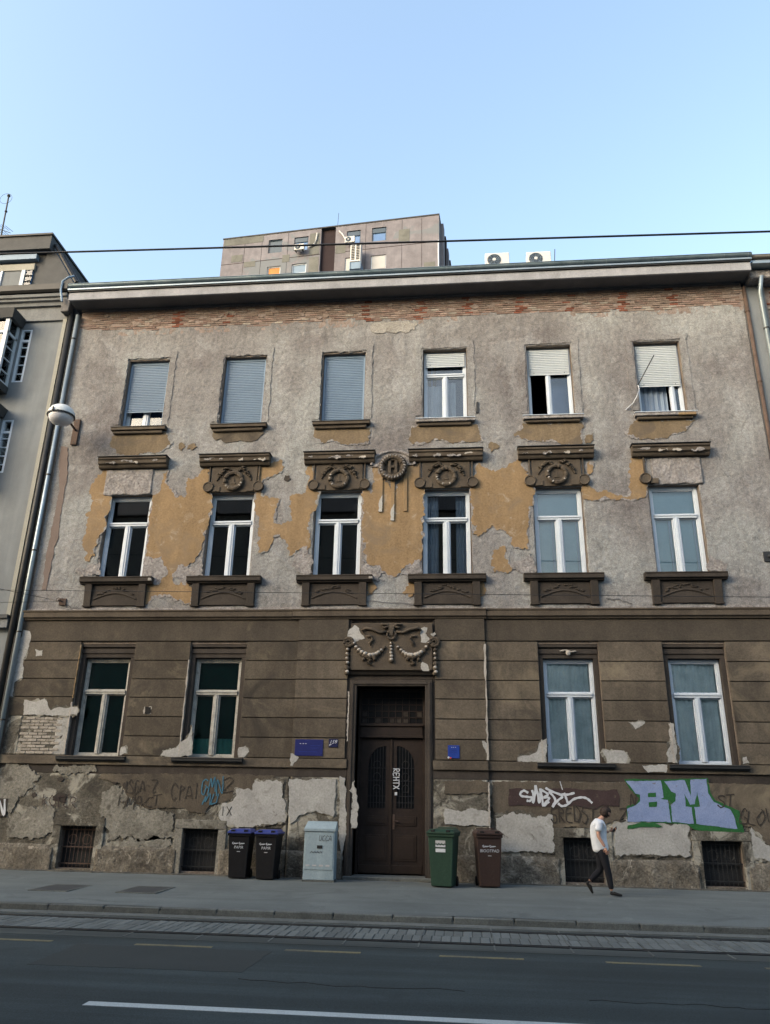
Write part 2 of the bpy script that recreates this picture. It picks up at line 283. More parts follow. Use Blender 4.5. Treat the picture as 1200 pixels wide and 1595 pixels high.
# ------------------------------------------------------------------ mesh builder
class MB:
    def __init__(s): s.v = []; s.f = []; s.mi = []; s.cur = 0
    def add(s, vs, fs):
        o = len(s.v); s.v += [tuple(p) for p in vs]
        for f in fs: s.f.append([i+o for i in f]); s.mi.append(s.cur)
        return s
    def box(s, x0, x1, y0, y1, z0, z1, top=None, jit=0):
        j = lambda: random.uniform(-jit, jit) if jit else 0
        tx0, tx1, ty0, ty1 = top if top else (x0, x1, y0, y1)
        vs = [(x0, y0, z0), (x1, y0, z0), (x1, y1, z0), (x0, y1, z0), (tx0, ty0, z1), (tx1, ty0, z1), (tx1, ty1, z1), (tx0, ty1, z1)]
        vs = [(a+j(), b+j(), c+j()) for a, b, c in vs]
        return s.add(vs, [(3, 2, 1, 0), (4, 5, 6, 7), (0, 1, 5, 4), (1, 2, 6, 5), (2, 3, 7, 6), (3, 0, 4, 7)])
    def prism(s, poly, y0, y1):                  # poly in (x,z), extruded along y
        n = len(poly)
        a = sum(poly[i][0]*poly[(i+1) % n][1]-poly[(i+1) % n][0]*poly[i][1] for i in range(n))
        if a < 0: poly = poly[::-1]
        vs = [(x, y0, z) for x, z in poly]+[(x, y1, z) for x, z in poly]
        fs = [list(range(n)), list(range(2*n-1, n-1, -1))]
        fs += [(i, i+n, (i+1) % n+n, (i+1) % n) for i in range(n)]
        return s.add(vs, fs)
    def slab(s, poly, y0, y1):                   # like prism, for ragged outlines that may cross themselves
        from mathutils.geometry import delaunay_2d_cdt
        n = len(poly)
        vo, eo, fo, *_r = delaunay_2d_cdt([Vector(p) for p in poly], [], [list(range(n))], 1, 1e-5)
        k = len(vo); vs = [(v.x, y0, v.y) for v in vo]+[(v.x, y1, v.y) for v in vo]
        cnt = {}
        for f in fo:
            for a, b in zip(f, list(f[1:])+[f[0]]): cnt[(a, b)] = cnt.get((a, b), 0)+1
        fs = [list(f) for f in fo]
        fs += [(a+k, b+k, b, a) for (a, b) in cnt if (b, a) not in cnt]
        return s.add(vs, fs)
    def profile_x(s, prof, x0, x1, ret=0):       # closed (y,z) profile swept along x
        n = len(prof)
        vs = [(x0, y, z) for y, z in prof]+[(x1, y, z) for y, z in prof]
        fs = [list(range(n)), list(range(2*n-1, n-1, -1))]+[(i, i+n, (i+1) % n+n, (i+1) % n) for i in range(n)]
        a = sum(prof[i][0]*prof[(i+1) % n][1]-prof[(i+1) % n][0]*prof[i][1] for i in range(n))
        if a > 0: fs = [f[::-1] for f in fs]
        return s.add(vs, fs)
    def tube(s, path, r, n=8, close=False, cap=True):
        P = [Vector(p) for p in path]; m_ = len(P); o = len(s.v); rings = []
        rr = r if isinstance(r, (list, tuple)) else [r]*m_
        ref = Vector((0, 0, 1))
        for i in range(m_):
            if close: t = P[(i+1) % m_]-P[i-1]
            else: t = P[min(i+1, m_-1)]-P[max(i-1, 0)]
            t.normalize()
            up = ref if abs(t.dot(ref)) < .95 else Vector((0, 1, 0))
            a = t.cross(up).normalized(); b = a.cross(t)
            rings.append([P[i]+a*rr[i]*math.cos(2*math.pi*k/n)+b*rr[i]*math.sin(2*math.pi*k/n) for k in range(n)])
        vs = [p for rg in rings for p in rg]; fs = []
        for i in range(m_ if close else m_-1):
            j = (i+1) % m_
            for k in range(n): fs.append((i*n+k, j*n+k, j*n+(k+1) % n, i*n+(k+1) % n))
        if cap and not close: fs += [list(range(n)), list(range((m_-1)*n, m_*n))[::-1]]
        return s.add(vs, fs)
    def ball(s, c, r, n=10, k=6, rot=None):
        rx, ry, rz = r if isinstance(r, (tuple, list)) else (r, r, r); vs = [(0, 0, rz)]; fs = []
        for i in range(1, k):
            a = math.pi*i/k
            for j in range(n):
                b = 2*math.pi*j/n; vs.append((rx*math.sin(a)*math.cos(b), ry*math.sin(a)*math.sin(b), rz*math.cos(a)))
        vs.append((0, 0, -rz)); L = len(vs)-1
        for j in range(n): fs.append((0, 1+j, 1+(j+1) % n)); fs.append((L, L-n+(j+1) % n, L-n+j))
        for i in range(k-2):
            for j in range(n): fs.append((1+i*n+j, 1+(i+1)*n+j, 1+(i+1)*n+(j+1) % n, 1+i*n+(j+1) % n))
        q = rot or Matrix.Identity(3); C = Vector(c)
        return s.add([C+q @ Vector(v) for v in vs], fs)
    def disc(s, c, r, y0, y1, n=20):             # flat round plate facing -y
        return s.prism([(c[0]+r*math.cos(2*math.pi*i/n), c[1]+r*math.sin(2*math.pi*i/n)) for i in range(n)], y0, y1)
    def torus(s, c, Rr, r, n=28, k=8, lump=0, y=0, sq=1.0):
        pth = []; rad = []
        for i in range(n):
            a = 2*math.pi*i/n
            pth.append((c[0]+Rr*math.cos(a), y, c[1]+Rr*sq*math.sin(a))); rad.append(r*(1+lump*random.uniform(-1, 1)))
        return s.tube(pth, rad, k, close=True)
    def mesh(s, name, mats, bevel=0, smooth=False, seg=1):
        me = bpy.data.meshes.new(name); me.from_pydata(s.v, [], s.f)
        for mname in (mats if isinstance(mats, (list, tuple)) else [mats]): me.materials.append(MATS[mname])
        if any(s.mi): me.polygons.foreach_set('material_index', s.mi)
        bm = bmesh.new(); bm.from_mesh(me)
        if bevel:
            es = [e for e in bm.edges if len(e.link_faces) == 2 and e.calc_face_angle(0) > .5]
            bmesh.ops.bevel(bm, geom=es, offset=bevel, segments=seg, affect='EDGES', profile=.7, clamp_overlap=True)
        bmesh.ops.recalc_face_normals(bm, faces=bm.faces)
        if smooth:
            for f in bm.faces: f.smooth = True
        bm.to_mesh(me); bm.free(); me.update(); return me
    def build(s, name, mats, parent=None, bevel=0, smooth=False, seg=1):
        return link(name, s.mesh(name, mats, bevel, smooth, seg), parent)

def link(name, me, parent=None):
    o = bpy.data.objects.new(name, me); COL.objects.link(o)
    if parent is not None:
        o.parent = parent
        off = parent.get('_base')
        if off is not None: o.matrix_parent_inverse = Matrix.Translation(-Vector(off))
    return o
BASES = []
def thing(name, label, cat, loc=(0, 0, 0), rz=0, group=None, local=False):
    o = bpy.data.objects.new(name, None); COL.objects.link(o)
    o.location = loc; o.rotation_euler = (0, 0, rz); o['label'] = label; o['category'] = cat
    o.empty_display_size = .2
    if group: o['group'] = group
    if not local: o['_base'] = list(loc); BASES.append(o)   # children given in scene coordinates
    return o
def tag(o, label, cat, group=None):
    o['label'] = label; o['category'] = cat
    if group: o['group'] = group
    return o
def struct(o): o['kind'] = 'structure'; return o
def copy_tree(o, parent=None):
    c = o.copy(); COL.objects.link(c)
    if parent is not None:
        c.parent = parent; c.matrix_parent_inverse = o.matrix_parent_inverse.copy()
    for ch in list(o.children): copy_tree(ch, c)
    return c

def sheet_mesh(name, xs, zs, holes, yfun, mat, jit=None, topfun=None, botfun=None, back=.05):
    """a rough rendered layer: fine grid with openings, displaced, edges broken, rim turned back to y=back"""
    def lines(vals, a, b, edges):
        L = [v for v in vals if all(abs(v-e) > .024 for e in edges)]+[e for e in edges if a-1e-6 <= e <= b+1e-6]
        return np.array(sorted(set(round(v, 5) for v in L)))
    ex = [e for h in holes for e in h[:2]]; ez = [e for h in holes for e in h[2:4]]
    X = lines(xs, xs[0], xs[-1], ex); Z = lines(zs, zs[0], zs[-1], ez)
    gx, gz = np.meshgrid(X, Z, indexing='ij')
    cx = (X[:-1]+X[1:])/2; cz = (Z[:-1]+Z[1:])/2
    keep = np.ones((len(cx), len(cz)), bool)
    for h in holes:
        keep &= ~(((cx > h[0]) & (cx < h[1]))[:, None] & ((cz > h[2]) & (cz < h[3]))[None, :])
    px = gx.copy(); pz = gz.copy(); py = yfun(gx, gz)
    for hi, h in enumerate(holes):
        jl, jr, jt = h[4:7] if len(h) > 6 else (.008, .008, .008)
        e = 1e-4
        inz = (gz > h[2]+e) & (gz < h[3]+.06)
        mL = (abs(gx-h[0]) < e) & inz; mR = (abs(gx-h[1]) < e) & inz
        px[mL] -= jl*np.clip(fbm(gz[mL]*7, gx[mL]*0+hi*3.7, 4)*2.2-.5, 0, 1.2)
        px[mR] += jr*np.clip(fbm(gz[mR]*7, gx[mR]*0+hi*5.1+40, 4)*2.2-.5, 0, 1.2)
        mT = (abs(gz-h[3]) < e) & (gx > h[0]-.05) & (gx < h[1]+.05)
        pz[mT] += jt*np.clip(fbm(gx[mT]*7, gx[mT]*0+hi*2.3+80, 4)*2.2-.5, 0, 1.2)
    if topfun is not None:
        w = np.clip((gz-(Z[-1]-.5))/.5, 0, 1); pz = pz+topfun(gx)*w
    if botfun is not None:
        w = np.clip(((Z[0]+.5)-gz)/.5, 0, 1); pz = pz+botfun(gx)*w
    idx = np.arange(gx.size).reshape(gx.shape)
    q = np.stack([idx[:-1, :-1], idx[1:, :-1], idx[1:, 1:], idx[:-1, 1:]], -1)[keep]
    used = np.unique(q); rem = -np.ones(gx.size, int); rem[used] = np.arange(len(used))
    q = rem[q]; V = np.stack([px, py, pz], -1).reshape(-1, 3)[used]
    # boundary rim
    E = np.concatenate([q[:, [0, 1]], q[:, [1, 2]], q[:, [2, 3]], q[:, [3, 0]]])
    key = np.sort(E, 1); kk = key[:, 0]*len(V)+key[:, 1]
    u, inv, cnt = np.unique(kk, return_inverse=True, return_counts=True)
    be = E[cnt[inv] == 1]
    bv = np.unique(be); mp = -np.ones(len(V), int); mp[bv] = np.arange(len(bv))+len(V)
    VB = V[bv].copy(); VB[:, 1] = back
    V2 = np.concatenate([V, VB]); side = np.stack([be[:, 1], be[:, 0], mp[be[:, 0]], mp[be[:, 1]]], -1)
    F = np.concatenate([q, side])
    me = bpy.data.meshes.new(name)
    me.vertices.add(len(V2)); me.vertices.foreach_set('co', V2.ravel())
    me.loops.add(F.size); me.loops.foreach_set('vertex_index', F.ravel().astype(np.int32))
    me.polygons.add(len(F)); me.polygons.foreach_set('loop_start', np.arange(0, F.size, 4, dtype=np.int32))
    sm = np.ones(len(F), bool); sm[len(q):] = False
    me.polygons.foreach_set('use_smooth', sm)
    me.update(calc_edges=True); me.validate(); me.materials.append(MATS[mat]); return me

def fractal(poly, rough=.25, depth=3, seed=0):
    rnd = random.Random(seed); P0 = [Vector(p) for p in poly]; P = []
    for i in range(len(P0)):
        a = P0[i]; b = P0[(i+1) % len(P0)]; k = max(1, int((b-a).length/.16))
        for q in range(k): P.append(a.lerp(b, q/k)+(Vector((rnd.uniform(-1, 1), rnd.uniform(-1, 1)))*min(.03, rough*.12) if q else Vector((0, 0))))
    for d in range(depth):
        Q = []
        for i in range(len(P)):
            a = P[i]; b = P[(i+1) % len(P)]; e = b-a; L = e.length
            Q.append(a)
            if L > .014:
                n = Vector((-e.y, e.x)); Q.append(a+e*rnd.uniform(.4, .6)+n*rnd.uniform(-1, 1)*rough*1.1)
        P = Q
    return [(p.x, p.y) for p in P]
_pn = [0]
def patch(pts, mat, parent, y, th=.012, name='plaster_patch', rough=.2, depth=3, ref=0.0):
    """a scab of plaster or old paint; outline measured on the wall, own thickness and ragged edge"""
    _pn[0] += 1
    poly = [(W(px, py, ref).x, W(px, py, ref).z) for px, py in pts]
    poly = fractal(poly, rough, depth, _pn[0])
    mb = MB(); mb.slab(poly, y, y+th); return mb.build(name, mat, parent)
def undercoat(pts, mat, parent, y, grow=.035, th=.006, name='undercoat_edge'):
    """the thin layer that shows where the coat above has broken away"""
    _pn[0] += 1
    P = [Vector((W(px, py).x, W(px, py).z)) for px, py in pts]; n_ = len(P); rnd = random.Random(_pn[0])
    ar = sum(P[i].x*P[(i+1) % n_].y-P[(i+1) % n_].x*P[i].y for i in range(n_)); sg = 1 if ar > 0 else -1
    Q = []
    for i in range(n_):
        t = (P[(i+1) % n_]-P[i-1]).normalized(); Q.append(P[i]+Vector((t.y, -t.x))*sg*grow*rnd.uniform(-.2, 1.5))
    mb = MB(); mb.slab(fractal([(q.x, q.y) for q in Q], .26, 3, _pn[0]+77), y, y+th); return mb.build(name, mat, parent)
def Z(ox, oy, s, pts): return [(ox+x*s, oy+y*s) for x, y in pts]

def smooth_path(pts, k=5):
    P = [Vector(p) for p in pts]
    if len(P) < 3: return P
    Q = []
    for i in range(len(P)-1):
        p0, p1, p2, p3 = P[max(i-1, 0)], P[i], P[i+1], P[min(i+2, len(P)-1)]
        for q in range(k):
            t = q/k; Q.append(.5*((2*p1)+(p2-p0)*t+(2*p0-5*p1+4*p2-p3)*t*t+(3*p1-p0-3*p2+p3)*t**3))
    return Q+[P[-1]]
def ribbon(mb, pts, w, y, curve=True):
    """a painted stroke lying on the wall; pts in (x,z)"""
    P = smooth_path(pts) if curve else [Vector(p) for p in pts]
    n_ = len(P); vs = []; fs = []
    for i, p in enumerate(P):
        t = P[min(i+1, n_-1)]-P[max(i-1, 0)]
        if t.length < 1e-6: t = Vector((1, 0))
        t.normalize(); nn = Vector((-t.y, t.x))*w/2*(1+.18*math.sin(i*1.7)); yy = y-.0002*i
        if i == 0: p = p-t*w*.3
        if i == n_-1: p = p+t*w*.3
        vs += [(p.x+nn.x, yy, p.y+nn.y), (p.x-nn.x, yy, p.y-nn.y), (p.x-nn.x, yy+.0025, p.y-nn.y), (p.x+nn.x, yy+.0025, p.y+nn.y)]
    for i in range(n_-1):
        for k in range(4): fs.append((i*4+k, i*4+(k+1) % 4, i*4+4+(k+1) % 4, i*4+4+k))
    fs += [(3, 2, 1, 0), ((n_-1)*4, (n_-1)*4+1, (n_-1)*4+2, (n_-1)*4+3)]
    mb.add(vs, fs)
FONT = {
 'S': [[(.9, .9), (.5, 1), (.1, .85), (.15, .6), (.8, .42), (.9, .15), (.5, 0), (.05, .1)]], 'R': [[(.1, 0), (.15, 1), (.75, .95), (.8, .65), (.15, .5), (.9, 0)]],
 'E': [[(.9, 1), (.15, .95), (.1, 0), (.9, .05)], [(.12, .5), (.7, .52)]], 'D': [[(.1, 0), (.12, 1), (.7, .9), (.95, .5), (.7, .08), (.1, 0)]],
 'T': [[(.5, 0), (.5, 1)], [(0, .97), (1, 1)]], 'Z': [[(.05, 1), (.95, .97), (.1, .05), (.95, .02)]], 'N': [[(.1, 0), (.15, 1), (.85, .05), (.9, 1)]],
 'G': [[(.9, .85), (.5, 1), (.1, .6), (.15, .15), (.6, 0), (.9, .25), (.9, .5), (.55, .5)]], 'L': [[(.15, 1), (.1, 0), (.9, .03)]],
 'O': [[(.5, 1), (.1, .7), (.12, .25), (.5, 0), (.9, .3), (.88, .75), (.5, 1)]], 'V': [[(.05, 1), (.5, 0), (.95, 1)]],
 'C': [[(.9, .85), (.5, 1), (.1, .6), (.15, .15), (.6, 0), (.95, .2)]], 'P': [[(.1, 0), (.15, 1), (.8, .9), (.8, .6), (.15, .48)]],
 'A': [[(.0, 0), (.5, 1), (1, 0)], [(.2, .38), (.8, .38)]], 'I': [[(.5, 0), (.5, 1)]], 'M': [[(.02, 0), (.15, 1), (.5, .35), (.85, 1), (.98, 0)]],
 'H': [[(.1, 0), (.12, 1)], [(.9, 0), (.88, 1)], [(.1, .5), (.9, .5)]], 'X': [[(.05, 0), (.95, 1)], [(.05, 1), (.95, 0)]],
 '2': [[(.1, .8), (.5, 1), (.9, .75), (.1, .02), (.95, .05)]], 'U': [[(.1, 1), (.12, .15), (.5, 0), (.88, .15), (.9, 1)]],
 '-': [[(.1, .5), (.9, .55)]], 'K': [[(.1, 0), (.12, 1)], [(.9, 1), (.15, .5), (.9, 0)]], 'J': [[(.7, 1), (.7, .15), (.35, 0), (.1, .2)]],
}
def scrawl(txt, box, w, y, mat, parent, slant=.1, wob=.06, seed=1, name='graffiti_tag'):
    """box = photo pixels x0,y0 (top left) x1,y1 (bottom right) measured on the wall plane"""
    rnd = random.Random(seed); mb = MB(); n = len(txt); x0, y0, x1, y1 = box
    for i, ch in enumerate(txt):
        for st in FONT.get(ch, []):
            P = []
            for u, v in st:
                u += rnd.uniform(-wob, wob)+slant*v; v += rnd.uniform(-wob, wob)
                p = W(x0+(x1-x0)*(i+.86*u)/n, y1+(y0-y1)*v, y); P.append((p.x, p.z))
            ribbon(mb, P, w, y)
    return mb.build(name, mat, parent)
def text_mesh(name, txt, size, mat, shear=0.0, depth=.001):
    cu = bpy.data.curves.new(name, 'FONT'); cu.body = txt; cu.size = size; cu.extrude = depth; cu.shear = shear
    cu.align_x = 'CENTER'; cu.align_y = 'CENTER'; cu.resolution_u = 3
    ob = bpy.data.objects.new(name, cu); COL.objects.link(ob)
    bpy.context.view_layer.update()
    me = bpy.data.meshes.new_from_object(ob.evaluated_get(bpy.context.evaluated_depsgraph_get()))
    me.name = name; me.transform(Matrix.Rotation(R(90), 4, 'X'))
    bpy.data.objects.remove(ob); bpy.data.curves.remove(cu)
    me.materials.clear(); me.materials.append(MATS[mat]); return me

# ================================================================== SETTING
mb = MB(); mb.add([(-400, -400, -.62), (400, -400, -.62), (400, 400, -.62), (-400, 400, -.62)], [(0, 1, 2, 3)])
struct(mb.build('ground', 'ground'))
KERB_Y = (K(600, 1424).y)                                  # front edge of the pavement
YR1 = G(600, 1446.5, ROAD_Z).y; YR2 = G(600, 1466.5, ROAD_Z).y   # the two rails
YW = G(500, 1580, ROAD_Z).y; YY = G(600, 1486, ROAD_Z).y
mb = MB(); mb.box(-60, 60, -16.2, KERB_Y-.14, -.6, ROAD_Z)
road = struct(mb.build('road', 'asphalt'))
mb = MB(); n = 120
xs = [-60+i for i in range(n+1)]
vs = []; fs = []
for x in xs:
    for y in (KERB_Y, -3.0, -1.2, .6): vs.append((x, y, walk_z(min(y, 0))+.006*math.sin(x*.9+y)))
for i in range(n):
    for j in range(3): a = i*4+j; fs.append((a, a+4, a+5, a+1))
mb.add(vs, fs); pavement = struct(mb.build('pavement', 'walk_asphalt'))
mb = MB(); mb.box(-60, 60, -24, -16.2, -.6, -.1); struct(mb.build('pavement', 'walk_asphalt'))
# kerb: a row of stones, each its own piece
kz = walk_z(KERB_Y)
mb = MB(); mb.box(-60, 60, KERB_Y-.135, KERB_Y+.004, -.6, kz-.05); kerb = struct(mb.build('kerb', 'kerb'))
kst = MB().box(-.49, .49, -.07, .07, -.14, .0).mesh('kerb_stone', 'kerb', bevel=.012)
for i in range(-13, 12):
    o = link('kerb_stone', kst, kerb); o.location = (i*1.0+.3, KERB_Y-.07, kz+.003+random.uniform(-.004, .004))
    o.rotation_euler.z = random.uniform(-.006, .006)
mb = MB(); mb.box(-60, 60, KERB_Y-.46, KERB_Y-.15, ROAD_Z-.02, ROAD_Z+.012)       # pale gutter strip
mb.build('gutter_strip', 'kerb', road)
# tram track bed
mb = MB(); mb.box(-60, 60, YR2-.5, YR1+.5, ROAD_Z-.02, ROAD_Z+.004); track = struct(mb.build('track_bed', 'track_asphalt'))
pav_l = YR1-YR2-.16
pm = [MB().box(-.066, .066, -pav_l/4+.006, pav_l/4-.006, -.02, .0, jit=.003).mesh('paver', 'paver', bevel=.006) for _ in range(4)]
for i in range(-66, 54):
    for j in (0, 1):
        o = link('paver', random.choice(pm), track)
        o.location = (i*.143+j*.03, YR2+.08+pav_l*(.25+.5*j), ROAD_Z+.012+random.uniform(-.002, .002))
for i in range(-10, 8):
    mb = MB(); x = i*1.06+.4
    mb.box(x-.012, x+.012, YR1+.06, YR1+.42, ROAD_Z, ROAD_Z+.010); mb.box(x-.012, x+.012, YR2+.09, YR1-.09, ROAD_Z, ROAD_Z+.017)
    mb.box(x-.012, x+.012, YR2-.42, YR2-.06, ROAD_Z, ROAD_Z+.010); mb.build('slab_joint', 'kerb', track)
for y, lab in ((YR1, 'dark grooved tram rail on the kerb side of the paved strip'), (YR2, 'dark grooved tram rail on the carriageway side of the paved strip')):
    mb = MB(); prof = [(y-.055, ROAD_Z-.03), (y+.055, ROAD_Z-.03), (y+.055, ROAD_Z+.016), (y+.04, ROAD_Z+.018), (y+.036, ROAD_Z-.012), (y-.002, ROAD_Z-.012), (y-.006, ROAD_Z+.018), (y-.055, ROAD_Z+.016)]
    mb.profile_x(prof, -60, 60); tag(mb.build('tram_rail', 'dark_metal'), lab, 'tram rail', 'tram rails in the road')
# painted lines on the road
mb = MB(); x0 = G(128, 1566, ROAD_Z).x
mb.box(x0, 30, YW-.075, YW+.075, ROAD_Z-.01, ROAD_Z+.004); mb.build('white_line', 'paint_white', road)
for a, b in ((-20, 75), (208, 330), (445, 563), (685, 815), (940, 1083), (1180, 1330)):
    p = G(a, 1466+.0303*a, ROAD_Z); q = G(b, 1466+.0303*b, ROAD_Z)
    mb = MB(); mb.box(p.x, q.x, YY-.05, YY+.05, ROAD_Z-.01, ROAD_Z+.004); mb.build('dashed_line', 'paint_yellow', road)

def ground_poly(name, pts, z, th, mat, parent, rough=.2, seed=1):
    pol = fractal(pts, rough, 2, seed); n_ = len(pol)
    mb = MB(); mb.add([(x, y, z) for x, y in pol]+[(x, y, z-th) for x, y in pol], [list(range(n_))]+[(i, (i+1) % n_, (i+1) % n_+n_, i+n_) for i in range(n_)])
    return mb.build(name, mat, parent)
for k, (x0, x1, y0, y1, mt) in enumerate(((-5.2, -2.6, -9.6, -8.2, 'asphalt_new'), (3.4, 6.5, -10.4, -9.6, 'asphalt_new'))):
    ground_poly('asphalt_repair', [(x0, y0), (x1, y0+.05), (x1+.04, y1), (x0-.05, y1)], ROAD_Z+.0025, .01, mt, road, .06, k)
for k in range(2):
    x, y = random.uniform(-5, 5), random.uniform(-12.2, -8.4); P = []
    for j in range(14): P.append((x, y)); x += random.uniform(.05, .28)*(1 if k % 2 else -1); y += random.uniform(-.09, .09)
    L = [(a, b+.006+random.uniform(0, .006)) for a, b in P]; Rr = [(a, b-.006) for a, b in P]
    ground_poly('road_crack', L+Rr[::-1], ROAD_Z+.0036, .004, 'tar', road, .0, k)
n_ = 90; P = [(-11.7+20*k/n_, -.16-.22*max(0, n1(k*.9, 2.0)+.3)) for k in range(n_+1)]
ground_poly('gutter_grime', P+[(8.3, .2), (-11.7, .2)], walk_z(0)+.009, .03, 'grit', pavement, .12, 31)

# ================================================================== MAIN BUILDING
BX0, BX1 = -11.78, 8.32
COLS = [-9.33, -6.32, -3.31, -.33, 2.67, 5.72]
GC = [COLS[0], COLS[1], COLS[4], COLS[5]]
DC = -1.765                                                # door axis
RX0, RX1 = -4.2, .61                                       # slightly projecting middle bay
house = thing('apartment_house', 'three-storey old apartment house with peeling grey and ochre plaster facade', 'building', ((BX0+BX1)/2, 0, 0))
Z3, Z2, ZG = (11.80, 14.13), (7.24, 9.68), (2.55, 5.06)
H3, H2, HG = .63, .65, .62
def wall_core(mb, x0, x1, z0, z1, holes, y0, y1):
    X = sorted({x0, x1, *[e for h in holes for e in h[:2]]}); Zs = sorted({z0, z1, *[e for h in holes for e in h[2:4]]})
    for a, b in zip(X, X[1:]):
        run = None
        for c, d in zip(Zs, Zs[1:]):
            solid = not any(h[0] < (a+b)/2 < h[1] and h[2] < (c+d)/2 < h[3] for h in holes)
            if solid: run = (run[0], d) if run else (c, d)
            if (not solid or d == Zs[-1]) and run: mb.box(a, b, y0, y1, *run); run = None
holes = [(c-H3, c+H3, *Z3) for c in COLS]+[(c-H2, c+H2, *Z2) for c in COLS]+[(c-.74, c+.74, 2.55, 5.42) for c in GC]
holes += [(DC-.86, DC+.86, -.02, 4.34)]
BAS = [(-9.86, -8.96), (-6.77, -5.90), (2.28, 3.17), (5.36, 6.25)]
holes += [(a, b, -.02, .92) for a, b in BAS]
mb = MB(); wall_core(mb, BX0, BX1, -.6, 16.25, holes, .03, .42); mb.build('wall', 'core', house)
mb = MB(); mb.box(BX0, BX1, 2.6, 2.7, -.6, 16.2); mb.box(BX0+.01, BX0+.1, .43, 2.6, -.6, 16.2); mb.box(BX1-.1, BX1-.01, .43, 2.6, -.6, 16.2)
for z in (1.6, 6.2, 11.0, 15.9): mb.box(BX0+.11, BX1-.11, .43, 2.59, z-.1, z+.1)
for c in (-7.8, -4.85, -2.9, -.65, 1.2, 4.2):
    for a, b in ((1.72, 6.08), (6.32, 10.88), (11.12, 15.78)): mb.box(c-.05, c+.05, .43, 2.59, a, b)
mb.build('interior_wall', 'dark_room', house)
# ---- grey stucco of the upper floors
def ysurf(x, z):
    w1 = fbm(x*1.7, z*1.7, 5); ridge = np.abs(fbm(x*4+w1*3, z*4-w1*2+70, 4)-.47)
    return np.maximum(-.0085, .024*(1-w1*1.05)-.004+.02*(.5-fbm(x*9, z*9+50, 3))-.012*np.clip(.06-ridge, 0, .06)/.06)
hs = []
for i, c in enumerate(COLS):
    hs.append((c-H3, c+H3, *Z3, *((.085, .03, .06) if i < 3 else (.015, .02, .03))))
    hs.append((c-H2, c+H2, *Z2, .03, .03, .01))
top = lambda x: .16*(fbm(x*1.3, x*0+3.3, 5)-.47)*2
me = sheet_mesh('stucco', list(np.arange(BX0, BX1+.01, .036)), list(np.arange(6.26, 15.31, .036)), hs, ysurf, 'stucco', topfun=top, back=.06)
link('stucco_layer', me, house)
# ---- brick band under the eave
mb = MB(); mb.box(BX0, BX1, .012, .05, 15.05, 16.05); mb.build('mortar_bed', 'mortar', house)
bmesh_ = {k: [MB().box(-.118, .118, -.014, .03, -.029, .029, jit=.005).mesh('brick', k, bevel=.004) for _ in range(4)] for k in ('brick_tan', 'brick_pink', 'brick_red', 'brick_lime')}
band = []; xx = []
pil = [W(px, 470, 0).x for px in (281, 358, 573, 655, 730, 811, 886, 970, 1048)]
for r in range(11):
    z = 15.16+r*.0745; k = 0; x = BX0+.12+(r % 2)*.125
    while x < BX1-.1:
        top_here = 15.31+float(top(np.array([x]))[0])
        if z > top_here-.06 and random.random() > .06:
            near = min(abs(x-p) for p in pil)
            u = random.random()
            kind = 'brick_red' if near < .10 and u < .8 else ('brick_pink' if u < .30 or (z < 15.45 and u < .5) else ('brick_lime' if u > .97 else 'brick_tan'))
            band.append((x, random.uniform(.0, .02), z, kind))
        x += .249+random.uniform(-.006, .006)
band.sort(key=lambda t: (t[3] != 'brick_red', t[2] > 15.8, random.random()))
for x, y, z, kind in band[:240]:
    o = link('brick', random.choice(bmesh_[kind]), house); o.location = (x-house.location.x+house.location.x, y, z)
mb = MB(); kinds = ['brick_tan', 'brick_pink', 'brick_red', 'brick_lime']
for x, y, z, kind in band[240:]:
    mb.cur = kinds.index(kind); mb.box(x-.118, x+.118, y-.014, y+.03, z-.029, z+.029, jit=.005)
o = mb.build('brickwork', kinds, house, bevel=.003); o['kind'] = 'stuff'
# smears of mortar over the bricks
for i in range(44):
    x = random.uniform(BX0+.3, BX1-.4); z = random.uniform(15.42, 15.9); w = random.uniform(.05, .2); h = random.uniform(.03, .09)
    pol = [(x+w*math.cos(a)*random.uniform(.6, 1), z+h*math.sin(a)*random.uniform(.6, 1)) for a in [k*math.pi/4 for k in range(8)]]
    m_ = MB(); m_.prism(fractal(pol, .25, 2, i), -.016-.0003*i/44, .012); m_.build('mortar_smear', random.choice(['mortar', 'mortar', 'brick_tan']), house)
# ---- eave: soffit, fascia, drip, gutter, roof
EX0, EX1 = -11.95, 8.42
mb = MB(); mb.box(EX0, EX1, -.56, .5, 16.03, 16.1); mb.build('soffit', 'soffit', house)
mb = MB(); mb.box(BX0, BX1-.05, -.05, .03, 15.97, 16.03, jit=.006); mb.build('shadow_strip', 'soffit', house)  # dark strip standing in for the shadow gap beneath the soffit
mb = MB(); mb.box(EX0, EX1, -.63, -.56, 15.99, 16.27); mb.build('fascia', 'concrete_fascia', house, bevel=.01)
mb = MB(); mb.box(EX0-.02, EX1+.02, -.68, -.5, 16.275, 16.31); mb.build('drip_edge', 'dark_metal', house)
mb = MB(); mb.box(EX0-.03, EX1+.03, -.71, -.5, 16.312, 16.37); mb.build('flashing', 'zinc_bright', house, bevel=.006)
prof = [(-.70+.085*math.cos(a), 16.475+.085*math.sin(a)) for a in [math.pi+math.pi*k/8 for k in range(9)]]
prof += [(-.70+.075*math.cos(a), 16.475+.075*math.sin(a)) for a in [2*math.pi-math.pi*k/8 for k in range(9)]]
mb = MB(); mb.profile_x(prof, EX0, EX1+.03); gut = mb.build('gutter', 'zinc', house, smooth=False)
mb = MB(); mb.tube([(EX0, -.79, 16.475), (EX1, -.79, 16.475)], .014, 6); mb.build('bead', 'zinc', gut)
x = EX0+.5
